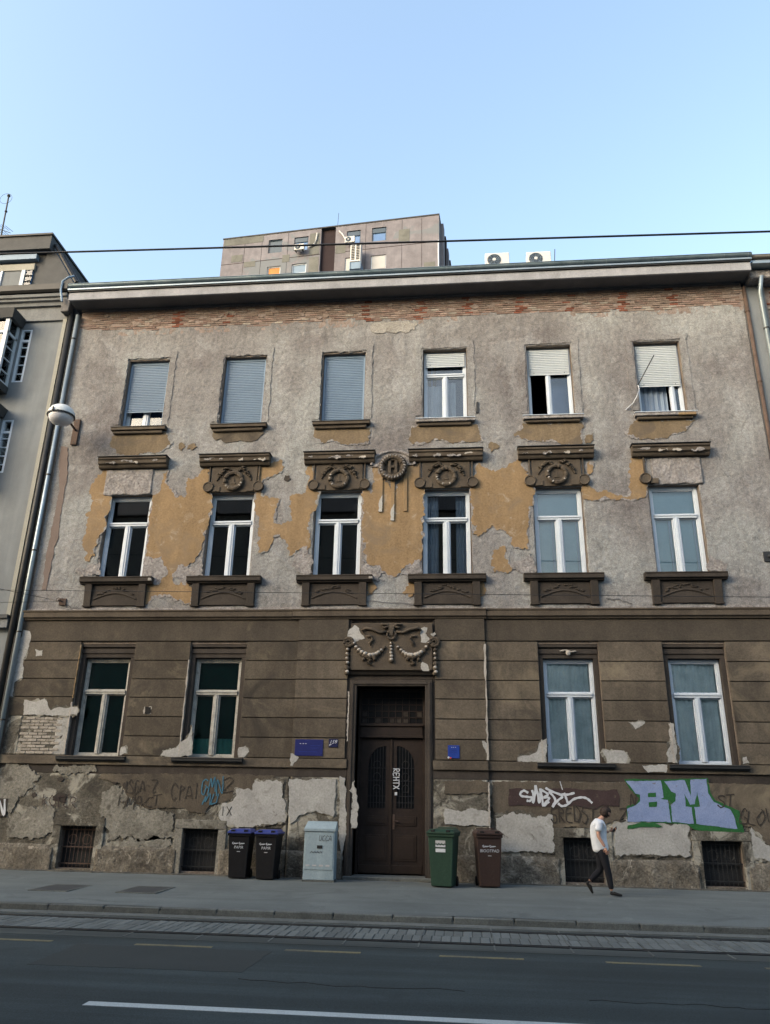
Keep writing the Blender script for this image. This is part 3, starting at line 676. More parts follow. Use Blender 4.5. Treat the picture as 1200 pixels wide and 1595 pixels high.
while x < EX1:
    mb = MB(); pr = [(-.70+.090*math.cos(a), 16.475+.090*math.sin(a)) for a in [math.pi*.98+math.pi*1.04*k/8 for k in range(9)]]
    mb.profile_x(pr+[(y*.99-.006, z+.001) for y, z in pr[::-1]], x-.012, x+.012); mb.build('gutter_strap', 'zinc_bright', gut); x += random.choice([.66, 1.32, 1.98])
mb = MB(); ry = 5.5
mb.add([(EX0, -.62, 16.40), (EX1, -.62, 16.40), (EX1, ry, 20.4), (EX0, ry, 20.4), (EX0, -.62, 16.32), (EX1, -.62, 16.32), (EX1, ry, 16.3), (EX0, ry, 16.3)],
       [(0, 1, 2, 3), (4, 7, 6, 5), (0, 4, 5, 1), (1, 5, 6, 2), (2, 6, 7, 3), (3, 7, 4, 0)]); mb.build('roof', 'slate', house)
# ---- ground-floor facing: courses of rusticated plaster, one piece per course and pier
def ydz(x): return -.07 if RX0 < x < RX1 else 0.0
JO = [5.48, 4.98, 4.50, 4.03, 3.55, 3.07, 2.585]
SEG = [(BX0, -10.085), (-8.575, -7.075), (-5.565, RX0-.004), (RX0, DC-1.11), (DC+1.11, RX1), (RX1+.004, 1.92), (3.42, 4.965), (6.475, BX1)]
for si, (a, b) in enumerate(SEG):
    dy = ydz((a+b)/2)
    for r in range(6):
        if si == 0 and r >= 4: continue
        z1, z0 = JO[r]-.011, JO[r+1]+.011
        m_ = MB(); m_.box(a, b, -.025+dy, .03, z0, z1); m_.build('course_block', 'brown_soot' if si in (0, 1, 2) else 'brown_plaster', house, bevel=.012, seg=2)
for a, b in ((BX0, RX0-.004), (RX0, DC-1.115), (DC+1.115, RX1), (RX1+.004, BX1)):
    dy = ydz((a+b)/2); m_ = MB(); m_.box(a, b, -.03+dy, .03, 5.491, 6.04); m_.build('frieze', 'frieze_soot_shade', house, bevel=.01)
for a, b in ((BX0, RX0-.004), (RX0, DC-1.05), (DC+1.05, RX1), (RX1+.004, BX1)):
    dy = ydz((a+b)/2)
    m_ = MB(); m_.box(a, b, -.06+dy, .03, 2.365, 2.574); m_.build('string_course', 'brown_plaster', house, bevel=.015, seg=2)
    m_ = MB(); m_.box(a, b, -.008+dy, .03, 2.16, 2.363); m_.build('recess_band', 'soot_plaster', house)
for a, b in ((RX0, DC-1.05), (DC+1.05, RX1)):             # dark backing behind the joints of the middle bay
    m_ = MB(); m_.box(a+.002, b-.002, -.045, .029, 2.37, 6.03); m_.build('joint_backing', 'soot_plaster', house)
for si in (0, 1, 2, 5, 6, 7):
    a, b = SEG[si]; m_ = MB(); m_.box(a+.003, b-.003, .004, .029, 2.585 if si else 3.57, 5.49); m_.build('joint_backing', 'soot_plaster', house)
# ---- moulded cornice between ground and first floor
for a, b, d in ((BX0-.04, -4.38, 0), (-4.37, .66, -.03), (.67, BX1+.03, 0)):
    pr = [(.03, 6.05), (-.07+d, 6.05), (-.085+d, 6.09), (-.13+d, 6.12), (-.13+d, 6.25), (-.155+d, 6.27), (-.155+d, 6.305), (.03, 6.335)]
    m_ = MB(); m_.profile_x(pr, a, b); m_.build('cornice', 'carved', house, bevel=.006)
m_ = MB(); n = 200
pts = []
for i in range(n+1):
    x = BX0+(BX1-BX0)*i/n; pts.append((x, 6.35+.10*max(0, n1(x*1.9, 5.0)+.25)))
m_.prism([(BX0, 6.3)]+[(BX1, 6.3)]+pts[::-1], -.028, .0); m_.build('broken_render_edge', 'rough_fill', house)
# ---- lower wall, plinth
def ylow(x, z): return np.where((x > RX0) & (x < RX1), -.07, 0)+.03*(1-fbm(x*2.6, z*2.6, 5)*1.1)-.024
for a, b, side in ((BX0, RX0-.003, 0), (RX0, DC-1.05, 1), (DC+1.05, RX1, 1), (RX1+.003, BX1, 0)):
    hh = [(h0, h1, -.3, .92, .02, .02, .02) for h0, h1 in BAS if a < h0 < b]
    link('lower_wall', sheet_mesh('lower_wall', list(np.arange(a, b+.001, .05)), list(np.arange(.40, 2.165, .05)), hh, ylow, 'mortar_wall', back=.035), house)
def yplinth(x, z): return np.where((x > RX0) & (x < RX1), -.07, 0)+.06*(1-fbm(x*3.1, z*3.1+9, 5)*1.1)-.095+.05*np.clip((z-.42)/.1, 0, 1)
for a, b in ((BX0, -9.94), (-8.88, -6.85), (-5.82, RX0-.003), (RX0, DC-1.05), (DC+1.05, RX1), (RX1+.003, 2.20), (3.25, 5.28), (6.33, BX1)):
    link('plinth', sheet_mesh('plinth', list(np.arange(a, b+.001, .05)), list(np.arange(-.2, .545, .05)), [], yplinth, 'plinth',
         topfun=lambda x: .05*(fbm(x*3, x*0+1, 3)-.45), back=.035), house)
# ---- basement openings with plaster surrounds and iron grilles
for i, (a, b) in enumerate(BAS):
    m_ = MB(); j = .01
    m_.box(a-.21, a, -.05, .05, -.15, .925, jit=j); m_.box(b, b+.21, -.05, .05, -.15, .925, jit=j); m_.box(a-.21, b+.21, -.052, .05, .93, 1.13, jit=j)
    s_ = m_.build('basement_window', 'mortar_wall' if i != 1 else 'pale_dirty', house, bevel=.02, seg=2)
    m_ = MB(); m_.box(a, b, .2, .3, -.1, .93); m_.build('hatch', 'dark_metal', s_)
    m_ = MB()
    for k in range(9): m_.tube([(a+(b-a)*(k+.5)/9, .12, -.1), (a+(b-a)*(k+.5)/9, .12, .92)], .009, 6)
    for zz in (.08, .45, .84): m_.box(a, b, .10, .135, zz-.012, zz+.012)
    for k in range(2): m_.torus((a+(b-a)*(.3+.4*k), .62), .11, .008, 18, 5, 0, .12)
    m_.build('grille', 'rust' if i == 0 else 'dark_metal', s_)
    if i < 1 or i > 1:
        m_ = MB(); m_.box(a, b, -.03, .2, -.14, -.03, jit=.01); m_.build('threshold', 'plinth', s_)

# ---- windows
def curtain_mesh(x0, x1, z0, z1, y, waves, amp, mat, jag=0):
    n = max(12, int((x1-x0)*70)); mbx = MB(); vs = []; fs = []
    ph = random.uniform(0, 6)
    for i in range(n+1):
        t = i/n; x = x0+(x1-x0)*t; yy = y+amp*(math.sin(t*waves*6.283+ph)+.5*math.sin(t*waves*2.7*6.283+ph*2))
        vs += [(x, yy, z0), (x+.004*math.sin(9*t), yy*1.0, z1)]
    for i in range(n): fs.append((2*i, 2*i+2, 2*i+3, 2*i+1))
    mbx.add(vs, fs); return mbx.mesh('curtain', mat, smooth=True)
def shutter(x0, x1, z0, z1, y, mat, parent, pitch=.058):
    m_ = MB(); z = z1; 
    while z > z0+.01:
        zz = max(z0, z-pitch); h = z-zz
        m_.add([(x0, y, z), (x1, y, z), (x0, y-.024, z-h*.30), (x1, y-.024, z-h*.30), (x0, y-.020, zz+h*.16), (x1, y-.020, zz+h*.16), (x0, y+.004, zz), (x1, y+.004, zz)],
               [(0, 2, 3, 1), (2, 4, 5, 3), (4, 6, 7, 5)]); z = zz
    m_.box(x0, x1, y-.016, y+.004, z0-.035, z0); sh = m_.build('roller_shutter', mat, parent)
    m_ = MB()
    for u in (.12, .88): m_.ball((x0+(x1-x0)*u, y-.02, z0+.03), .014, 8, 5)
    m_.build('stop_knob', 'dark_metal', sh); return sh
def window(c, hw, z0, z1, y, mat='white_frame', trans=.66, glassm='pane', fw=.075, open_left=False, sash=True, head=0.0, split=.5, mull=.12):
    """frame with transom light above two casements; returns the frame object"""
    x0, x1 = c-hw, c+hw; m_ = MB(); d0, d1 = y-.05, y+.05; zt = z0+(z1-z0)*trans; zz1 = z1-head
    m_.box(x0, x0+fw, d0, d1, z0, z1); m_.box(x1-fw, x1, d0, d1, z0, z1)
    m_.box(x0+fw, x1-fw, d0, d1, zz1-fw, z1); m_.box(x0+fw, x1-fw, d0, d1, z0, z0+fw*.8)
    lights = []
    if trans < 1:
        m_.box(x0+fw, x1-fw, d0-.025, d1, zt-.05, zt+.055); m_.box(x0+fw, x1-fw, d0-.045, d0-.025, zt+.005, zt+.055)
        if zz1-fw-zt > .15: lights.append((x0+fw, x1-fw, zt+.055, zz1-fw))
    zl = zt-.05 if trans < 1 else zz1-fw
    xm = x0+fw+(x1-x0-2*fw)*split
    m_.box(xm-mull/2, xm+mull/2, d0-.02, d1, z0+fw*.8, zl); m_.box(xm-mull*.18, xm+mull*.18, d0-.038, d0-.02, z0+fw*.8, zl)
    L = [(x0+fw, xm-mull/2, z0+fw*.8, zl), (xm+mull/2, x1-fw, z0+fw*.8, zl)]
    if open_left: L = L[1:]
    lights += L
    for a, b, c0, c1 in lights:                            # sash beads
        s_ = .03
        m_.box(a, a+s_, y-.025, y+.03, c0, c1); m_.box(b-s_, b, y-.025, y+.03, c0, c1)
        m_.box(a+s_, b-s_, y-.025, y+.03, c0, c0+s_); m_.box(a+s_, b-s_, y-.025, y+.03, c1-s_, c1)
    w = m_.build('window', mat, house, bevel=.006)
    for a, b, c0, c1 in lights:
        g = MB(); g.box(a+.02, b-.02, y+.006, y+.012, c0+.02, c1-.02); g.build('pane', glassm, w)
    return w
YF = .21
# second floor (top row)
for i, c in enumerate(COLS):
    z0, z1 = Z3; x0, x1 = c-H3, c+H3
    if i < 3:
        w = window(c, H3-.02, z0, z1, YF+.13, trans=1.0, mull=.16)
        m_ = MB(); m_.box(x0+.01, x0+.065, YF-.07, YF+.0, z0, z1); m_.box(x1-.065, x1-.01, YF-.07, YF, z0, z1); m_.box(x0+.066, x1-.066, YF-.07, YF, z1-.09, z1-.002)
        m_.build('shutter_rail', 'shutter_grey', w)
        shutter(x0+.066, x1-.066, z0+(.66 if i == 0 else .05), z1-.09, YF-.03, 'shutter_grey', w)
        if i == 0: g = MB(); g.box(x0+.1, x1-.1, YF+.22, YF+.23, z0, z0+.9); g.build('blind', 'sky_sheen_blue', w)  # blue sheet behind the lower panes, in place of reflected sky
    elif i == 3:
        w = window(c, H3-.01, z0, z1, YF+.02, trans=.66, head=.33)
        shutter(x0+.06, x1-.06, z1-.48, z1-.06, YF-.06, 'shutter_white', w)
        link('curtain', curtain_mesh(x0+.1, c-.05, z0+.05, z0+1.3, YF+.14, 3, .018, 'curtain'), w)
        link('curtain', curtain_mesh(c+.05, c+.30, z0+.05, z0+1.4, YF+.14, 2, .018, 'curtain'), w)
        g = MB(); g.box(x0+.2, x1-.05, YF+.5, YF+.51, z0, z1); g.build('blind', 'sky_sheen_blue', w)  # blue sheet that paints the bluish reflection of this glass
    elif i == 4:
        w = window(c, H3-.01, z0, z1, YF+.02, trans=.70, head=.33, open_left=True, split=.46)
        shutter(x0+.06, x1-.06, z1-.86, z1-.06, YF-.06, 'shutter_white', w)
        g = MB(); g.box(c, x1-.05, YF+.3, YF+.31, z0, z0+1.5); g.build('blind', 'sky_sheen_blue', w)  # blue sheet imitating sky sheen on the right-hand sash
        g = MB(); g.box(x0+.075, x0+.11, YF+.08, YF+.58, z0+.06, z0+1.45); g.build('open_sash', 'white_frame', w)
    else:
        w = window(c, H3-.01, z0, z1, YF+.02, trans=1.0, head=.33, open_left=True, split=.80)
        shutter(x0+.06, x1-.06, z0+.98, z1-.06, YF-.06, 'shutter_white', w)
        link('curtain', curtain_mesh(x0+.09, c+.22, z0+.03, z0+1.3, YF+.14, 5, .02, 'curtain'), w)
    # broken stone sill
    hw = .83
    m_ = MB(); m_.box(c-hw, c+hw, -.15, .2, z0-.095, z0-.005)
    s_ = m_.build('sill', 'carved' if i < 3 else 'rough_fill', house, bevel=.018, seg=2)
    m_ = MB(); m_.box(c-hw+.06, c+hw-.10, -.09, .03, z0-.19, z0-.096, jit=.02); m_.build('sill_moulding', 'carved', s_, bevel=.02)
    m_ = MB(); m_.box(c-hw-.01, c+hw+.01, -.17, .16, z0-.004, z0+.012); m_.build('sill_flashing', 'dark_metal' if i < 3 else 'white_frame', s_)
# ghost of the lost window surrounds in the render
for i, c in enumerate(COLS):
    for k, (a, b, z0, z1) in enumerate(((c-H3-.23, c-H3-.05, 11.95, 14.2), (c+H3+.04, c+H3+.21, 11.9, 14.25), (c-H3-.22, c+H3+.22, 14.19, 14.42))):
        m_ = MB(); m_.prism(fractal([(a, z0), (b, z0), (b, z1), (a, z1)], .14, 2, i*7+k), -.0125-.0002*k, .01); m_.build('surround_trace', 'stucco', house)
for k, pts in enumerate(([(578, 503), (600, 501), (648, 500), (646, 514), (612, 519), (582, 518)],)):
    patch(pts, 'stucco_pale', house, -.0122, .01, 'limewash_patch', .3)
m_ = MB(); m_.box(6.05, 6.52, -.155, -.05, Z3[0]-.11, Z3[0]-.03); m_.build('sill_board', 'ochre', house, bevel=.01)
# first floor (middle row)
for i, c in enumerate(COLS):
    z0, z1 = Z2; x0, x1 = c-H2, c+H2
    w = window(c, H2-.01, z0, z1, YF, trans=.655, glassm='pane', fw=.085, mull=.15)
    if i == 3:
        link('curtain', curtain_mesh(x0+.1, x0+.42, z0+.03, z1-.1, YF+.16, 4, .02, 'curtain'), w)
        link('curtain', curtain_mesh(x1-.40, x1-.12, z0+.03, z1-.1, YF+.16, 4, .02, 'curtain'), w)
    if i >= 4:
        for a, b in ((x0+.11, c-.1), (c+.1, x1-.11)):
            g = MB(); g.box(a-.02, b+.02, YF+.09, YF+.10, z0-.1, z0+1.55); g.build('blind', 'blind_pale', w)
        g = MB(); g.box(x0+.09, x1-.09, YF+.09, YF+.10, z0+1.6, z1); g.build('blind', 'blind_pale', w)
        g = MB()
        for a, b in ((x0+.11, c-.1), (c+.1, x1-.11)): g.box(b-.09, b-.04, YF+.04, YF+.085, z0+.08, z0+1.5)
        g.build('inner_sash', 'shutter_grey', w)
    hw = 1.02                                                        # sill with apron
    m_ = MB(); m_.profile_x([(.2, z0-.2), (-.12, z0-.2), (-.135, z0-.16), (-.185, z0-.15), (-.185, z0-.05), (-.2, z0-.045), (-.2, z0-.012), (.2, z0-.002)], c-hw, c+hw)
    s_ = m_.build('sill', 'carved_dark', house, bevel=.006)
    if i in (0, 2): m_ = MB(); m_.box(c+hw-.10, c+hw+.006, -.206, -.1, z0-.14, z0-.06, jit=.01); m_.build('chipped_corner', 'chalk', s_, bevel=.01)
    m_ = MB(); m_.box(c-.66, c+.66, -.045, .03, 6.45, z0-.21); ap = m_.build('apron', 'carved_dark', house, bevel=.008)
    m_ = MB(); arc = [(c-.6+1.2*k/16, 6.62+.17*math.sin(math.pi*k/16)) for k in range(17)]
    m_.tube([(x, -.05, z) for x, z in arc], .022, 6)
    for k in range(22): 
        u = random.uniform(-.5, .5); m_.ball((c+u, -.05, 6.86+.07*math.cos(u*6)+random.uniform(-.04, .04)), (random.uniform(.03, .07), .025, random.uniform(.015, .03)), 8, 5)
    m_.build('relief', 'carved_dark', ap)
    for s in (-1, 1):
        m_ = MB(); xa = c+s*.76; m_.box(xa-.1, xa+.1, -.075, .03, 6.45, z0-.21, top=(xa-.1, xa+.1, -.13, .03)); m_.build('apron_bracket', 'carved_dark', house, bevel=.008)
        m_ = MB(); m_.box(xa-.115, xa+.115, -.095, .03, 6.42, 6.449); m_.build('apron_foot', 'carved_dark', house)
    # hood moulding above
    hw = 1.02 if i not in (2,) else 1.0
    pr = [(.03, 10.49), (-.10, 10.49), (-.13, 10.53), (-.15, 10.58), (-.20, 10.60), (-.21, 10.70), (-.25, 10.725), (-.25, 10.77), (.03, 10.80)]
    m_ = MB(); m_.profile_x(pr, c-hw, c+hw); hd = m_.build('hood_moulding', 'carved', house, bevel=.008)
    m_ = MB(); m_.box(c-hw-.02, c+hw+.02, -.27, .03, 10.80, 10.815); m_.build('flashing', 'dark_metal', hd)
    for k in range(4):
        u = -hw*.97+hw*1.9*(k+random.uniform(.05, .5))/4; ln = random.uniform(.12, .42); z_ = 10.60+random.choice([0, 0, .05])
        pol = fractal([(c+u, z_), (c+u+ln*.5, z_-.004), (c+u+ln, z_), (c+u+ln*.9, z_+random.uniform(.03, .09)), (c+u+ln*.4, z_+random.uniform(.015, .06)), (c+u+.02, z_+.03)], .3, 2, k+i*9)
        m_ = MB(); m_.prism(pol, -.216, -.17); m_.build('chipped_edge', random.choice(['rough_fill', 'rough_fill', 'chalk']), hd)
    if i in (0, 5):                                                   # ornament lost, rough infill left
        me = sheet_mesh('rough_infill', list(np.arange(c-.80 if i == 0 else c-.52, c+.62 if i == 0 else c+.78, .035)), list(np.arange(9.70, 10.50, .035)), [],
                        lambda x, z: -.05+.05*fbm(x*7, z*7, 4), 'rough_fill', topfun=lambda x: .05*(fbm(x*5, x*0, 3)-.5), botfun=lambda x: .12*(fbm(x*4, x*0+7, 3)-.5), back=.01)
        link('rough_infill', me, house)
    if i != 0:
        pn = None
        if i != 5:
            m_ = MB(); m_.box(c-.66, c+.66, -.045, .01, 9.70, 10.488); pn = m_.build('ornament_panel', 'carved', house, bevel=.008)
        for s in ((-1, 1) if i != 5 else (-1,)):
            m_ = MB(); xa = c+s*.72
            m_.disc((xa, 9.86), .155, -.085, .01); m_.torus((xa, 9.86), .135, .022, 24, 6, 0, -.085)
            m_.box(xa-s*.14-.07*(1-s)/2*2 if False else min(xa-s*.13, xa-s*.34), max(xa-s*.13, xa-s*.34), -.07, .01, 9.72, 9.86)
            m_.box(xa-.02, xa+.02, -.06, .01, 10.02, 10.488)
            m_.build('roundel', 'carved', pn or house, bevel=.004)
        if pn:
            m_ = MB(); m_.torus((c, 10.03), .245, .06, 30, 8, .2, -.085); m_.disc((c, 10.03), .22, -.06, .0)
            m_.box(c-.02, c+.02, -.075, -.05, 9.98, 10.14); m_.box(c-.07, c+.06, -.08, -.05, 9.94, 9.985)
            wr_ = m_.build('wreath', 'carved', pn, smooth=False)
            for k in range(4): a = random.uniform(2.6, 6.0); t_ = MB(); t_.ball((c+.25*math.cos(a), -.135, 10.03+.25*math.sin(a)), (.035, .02, .022), 8, 5, Matrix.Rotation(-a, 3, 'Y')); t_.build('highlight_tip', 'chalk', wr_)  # pale chalk balls imitate highlights on the ring
            m_ = MB()
            for s in (-1, 1):
                for k in range(15):
                    a = k/15; m_.ball((c+s*(.10+.38*a), -.075, 10.31+.10*math.sin(a*5)+random.uniform(-.05, .05)), (random.uniform(.03, .065), .05, random.uniform(.015, .035)), 8, 5, Matrix.Rotation(s*(.4-a)+random.uniform(-.6, .6), 3, 'Y'))
                for k in range(4): m_.ball((c+s*(.40+.03*k), -.06, 10.22-.05*k), (.03, .03, .03), 8, 5)
            m_.ball((c, -.07, 10.32), (.07, .05, .05), 10, 6); m_.build('leaf_spray', 'carved', pn)
# ground floor windows: stepped reveal, sill
for i, c in enumerate(GC):
    old = i < 2
    m_ = MB(); a, b = c-.735, c+.735
    m_.box(a, b, .09, .40, 5.07, 5.415); m_.box(a, b, .06, .09, 5.18, 5.30); m_.box(a, b, .03, .06, 5.34, 5.41)
    m_.box(a, c-HG-.005, .08, .40, 2.56, 5.068); m_.box(c+HG+.005, b, .08, .40, 2.56, 5.068)
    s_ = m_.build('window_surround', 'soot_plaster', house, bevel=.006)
    w = window(c, HG, 2.58, 5.06, .26, 'old_white_frame' if old else 'white_frame', trans=.645, glassm='pane_green' if old else 'pane', fw=.07, mull=.13)
    if old:
        for k, (p, q) in enumerate(((c-HG+.05, c-.04), (c+.04, c+HG-.05))):
            g = MB(); g.box(p, q, .36, .37, 2.62 if i == 0 else 3.05, 4.15); g.build('blind', 'blind_green', w)
        g = MB(); g.box(c-HG+.05, c+HG-.05, .36, .37, 4.2, 5.0); g.build('blind', 'blind_green', w)
        if i == 1: link('curtain', curtain_mesh(c-HG+.06, c+HG-.06, 2.6, 3.1, .38, 8, .012, 'curtain_teal'), w)
    else:
        link('curtain', curtain_mesh(c-HG+.05, c+.03 if i == 2 else c+.1, 2.6, 5.0, .305, 6, .014, 'curtain_teal'), w)
        link('curtain', curtain_mesh(c+.02, c+HG-.05, 2.6, 5.0, .345, 4, .014, 'curtain_teal'), w)
    m_ = MB(); m_.profile_x([(.2, 2.44), (-.10, 2.44), (-.11, 2.47), (-.155, 2.48), (-.155, 2.53), (-.165, 2.535), (-.165, 2.56), (.2, 2.58)], c-.905, c+.905)
    m_.build('sill', 'dark_metal', house, bevel=.004)
# pale crumbled reveal edges
for px, z0, z1, w_ in ((-10.085, 2.6, 3.9, .05), (-7.075, 2.6, 5.0, .03), (1.92, 2.6, 3.1, .05), (4.965, 2.6, 3.5, .07), (RX1, 2.6, 5.4, .05), (RX1, .9, 2.1, .05), (DC-1.05, 3.0, 4.2, .04), (-10.085, 4.0, 5.4, .025)):
    n = 24; L = [(px+.01+random.uniform(-.01, .01), z0+(z1-z0)*k/n) for k in range(n+1)]; Rr = [(px-w_*random.uniform(.2, 1), z0+(z1-z0)*k/n) for k in range(n+1)]
    m_ = MB(); dy = -.07 if abs(px-RX1) < .01 or abs(px-DC) < 1.2 else 0; m_.prism(L+Rr[::-1], -.033+dy-(.012 if z0 < 2 else 0), .02); m_.build('crumbled_edge', random.choice(['chalk', 'ochre']) if px < -9 else 'chalk', house)

# ---- doorway
m_ = MB(); y0 = -.075
m_.box(DC-1.04, DC-.86, y0-.02, .45, -.1, 4.50); m_.box(DC+.86, DC+1.04, y0-.02, .45, -.1, 4.50); m_.box(DC-.86, DC+.86, y0-.02, .45, 4.34, 4.50)
m_.box(DC-1.05, DC+1.05, y0+.02, .3, 4.505, 4.68)
m_.box(DC-1.0, DC-.93, y0-.045, y0-.02, -.1, 4.44); m_.box(DC+.93, DC+1.0, y0-.045, y0-.02, -.1, 4.44); m_.box(DC-.93, DC+.93, y0-.045, y0-.02, 4.38, 4.44)
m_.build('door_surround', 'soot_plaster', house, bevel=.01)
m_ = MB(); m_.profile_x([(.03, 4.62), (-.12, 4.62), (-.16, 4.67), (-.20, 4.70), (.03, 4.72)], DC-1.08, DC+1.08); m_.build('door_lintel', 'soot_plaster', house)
m_ = MB(); m_.box(DC-1.05, DC+1.05, -.25, .45, -.2, -.005); m_.build('doorstep', 'kerb', house, bevel=.015)
YD = .42
m_ = MB(); m_.box(DC-.85, DC-.78, YD-.05, YD+.06, 0, 4.33); m_.box(DC+.78, DC+.85, YD-.05, YD+.06, 0, 4.33); m_.box(DC-.78, DC+.78, YD-.05, YD+.06, 4.26, 4.33)
m_.box(DC-.78, DC+.78, YD-.09, YD+.06, 3.12, 3.46); m_.box(DC-.80, DC+.80, YD-.13, YD-.09, 3.40, 3.47); m_.box(DC-.80, DC+.80, YD-.115, YD-.09, 3.12, 3.18)
door = m_.build('door', 'door_wood', house, bevel=.008)
m_ = MB(); m_.box(DC-.78, DC+.78, YD, YD+.02, 3.46, 4.26); m_.build('transom_light', 'door_glass', door)
m_ = MB()
for k in range(1, 9): x = DC-.78+1.56*k/9; m_.box(x-.008, x+.008, YD-.025, YD-.002, 3.47, 4.26)
for k in range(1, 5): z = 3.46+.8*k/5; m_.box(DC-.78, DC+.78, YD-.024, YD-.003, z-.008, z+.008)
m_.build('glazing_bar', 'door_rail', door)
for k in range(9):
    for r in range(2):
        if random.random() < .6: x = DC-.70+1.56*k/9; m_ = MB(); m_.box(x-.06, x+.06, YD-.004, YD+.001, 3.49+r*.16, 3.61+r*.16); m_.build('coloured_pane', 'soot_plaster', door)
for s in (-1, 1):
    a, b = (DC-.775, DC-.004) if s < 0 else (DC+.004, DC+.775)
    gx0, gx1 = (a+.20, b-.13) if s < 0 else (a+.13, b-.20)
    # leaf as a slab with an arched opening: outline ring built from strips
    m_ = MB(); N = 14
    def archz(x): 
        t = (x-gx0)/(gx1-gx0); t = t if s < 0 else 1-t
        return 2.45+.48*math.sqrt(max(0, 1-(1-t)**2))
    m_.box(a, gx0, YD-.03, YD+.03, .02, 3.11); m_.box(gx1, b, YD-.03, YD+.03, .02, 3.11); m_.box(gx0, gx1, YD-.03, YD+.03, .02, 1.47)
    xs_ = [gx0+(gx1-gx0)*k/N for k in range(N+1)]
    m_.prism([(x, archz(x)) for x in xs_]+[(gx1, 3.11), (gx0, 3.11)], YD-.03, YD+.03)
    leaf = m_.build('door_leaf', 'door_wood', door)
    m_ = MB(); m_.prism([(gx0, 1.47), (gx1, 1.47)]+[(x, archz(x)) for x in xs_[::-1]], YD+.0, YD+.01); m_.build('door_glass', 'door_glass', door)
    m_ = MB()
    for k in range(1, 6): x = gx0+(gx1-gx0)*k/6; m_.tube([(x, YD-.02, 1.48), (x, YD-.02, archz(x))], .008, 6)
    for z in (1.6, 1.75, 2.1, 2.4): m_.tube([(gx0, YD-.022, z), (gx1, YD-.022, z)], .007, 6)
    for k in range(3): m_.torus(((gx0+gx1)/2, 1.92+.28*k), .09, .007, 16, 5, 0, YD-.024)
    m_.build('grille', 'dark_metal', door)
    m_ = MB()
    for z0_, z1_ in ((1.08, 1.30), (.30, .88)):
        m_.box(gx0-.05, gx1+.05, YD-.045, YD-.028, z0_, z1_); m_.box(gx0+.0, gx1-.0, YD-.055, YD-.044, z0_+.05, z1_-.05)
    m_.build('door_panel', 'door_rail', door, bevel=.008)
    m_ = MB(); m_.box(a+.01, b-.01, YD-.05, YD-.028, .03, .21); m_.build('kick_board', 'door_rail', door, bevel=.006)
m_ = MB(); m_.box(DC-.028, DC+.028, YD-.06, YD-.028, .03, 3.10); m_.build('meeting_stile', 'door_rail', door, bevel=.006)
m_ = MB(); m_.box(DC+.05, DC+.10, YD-.05, YD-.03, 1.0, 1.34); m_.tube([(DC+.075, YD-.09, 1.19), (DC+.19, YD-.09, 1.185)], .012, 8); m_.tube([(DC+.075, YD-.03, 1.19), (DC+.075, YD-.09, 1.19)], .01, 8)
m_.build('door_handle', 'rust', door)
# white scrawl down the middle of the door
m_ = MB(); rr = random.Random(5)
for k, ch in enumerate('REHTX'):
    for st in FONT[ch]:
        P = []
        for u, v in st: 
            p = W(613+9*v, 1197+(k+.85*u)*6.6, YD-.062); P.append((p.x, p.z))
        ribbon(m_, P, .02, YD-.064)
p = W(617, 1236, YD-.062); m_.box(p.x-.03, p.x+.03, YD-.066, YD-.064, p.z-.04, p.z+.03)
m_.build('graffiti_tag', 'ink_white', house)

# ---- garland panel over the door
m_ = MB(); m_.box(DC-1.05, DC+1.05, -.13, .03, 4.73, 5.93); gp = m_.build('garland_panel', 'carved', house, bevel=.01)
yg = -.15
def beads(parent, pts, mat, r0, flat=.75, tips=True):
    m_ = MB(); tips = []
    for (x, z, r) in pts:
        m_.ball((x, yg, z), (r, r*flat, r*.9), 10, 6)
        for k in range(3): m_.ball((x+random.uniform(-.5, .5)*r, yg-.02, z+random.uniform(-.5, .5)*r), r*.5, 8, 5)
        if random.random() < .8: tips.append((x+random.uniform(-.2, .2)*r, yg-r*.34, z+.28*r, r))
    g = m_.build('garland', mat, parent, smooth=True); 
    for x, y, z, r in tips: t_ = MB(); t_.ball((x, y, z), (r*.72, r*.55, r*.55), 8, 5); t_.build('highlight_tip', 'chalk', g, smooth=True)  # pale tips paint highlights onto the beads
for s in (-1, 1):
    pts = []
    for k in range(12):
        t = k/11; x = DC+s*(.18+.78*t); z = 5.36-.33*math.sin(math.pi*(t*.92+.04))**.8+.10*t; pts.append((x, z, .05+.045*math.sin(math.pi*t)))
    beads(gp, pts, 'carved', .07)
    beads(gp, [(DC+s*1.12, 5.24-.115*k, .055+.004*k) for k in range(6)], 'carved', .06)
    m_ = MB(); m_.torus((DC+s*1.10, 5.44), .105, .04, 22, 8, .05, yg); m_.torus((DC+s*1.10, 5.44), .05, .022, 16, 6, 0, yg-.02); m_.disc((DC+s*1.10, 5.44), .14, -.13, .0, 20); m_.build('scroll', 'carved', gp)
    for pth, rad in (([(.12, 5.70), (.30, 5.68), (.48, 5.76), (.66, 5.80), (.76, 5.74), (.70, 5.66)], [.03, .035, .04, .038, .03, .015]),
                     ([(.66, 5.58), (.52, 5.60), (.48, 5.50), (.56, 5.42), (.52, 5.34)], [.015, .028, .035, .03, .02]),
                     ([(.06, 5.84), (.20, 5.80), (.28, 5.88), (.14, 5.90), (.06, 5.84)], [.03]*5), ([(.62, 5.03), (.52, 4.98), (.60, 4.90), (.48, 4.86)], [.02, .035, .035, .02])):
        m_ = MB(); m_.tube([(DC+s*x, yg-.02, z) for x, z in pth], rad, 8); m_.build('ribbon', 'carved', gp, smooth=True)
    for bx_, bz_, br_ in ((.42, 5.02, .06), (.70, 5.0, .05)): m_ = MB(); m_.ball((DC+s*bx_, yg, bz_), br_, 10, 6); m_.build('fruit', 'carved', gp, smooth=True)
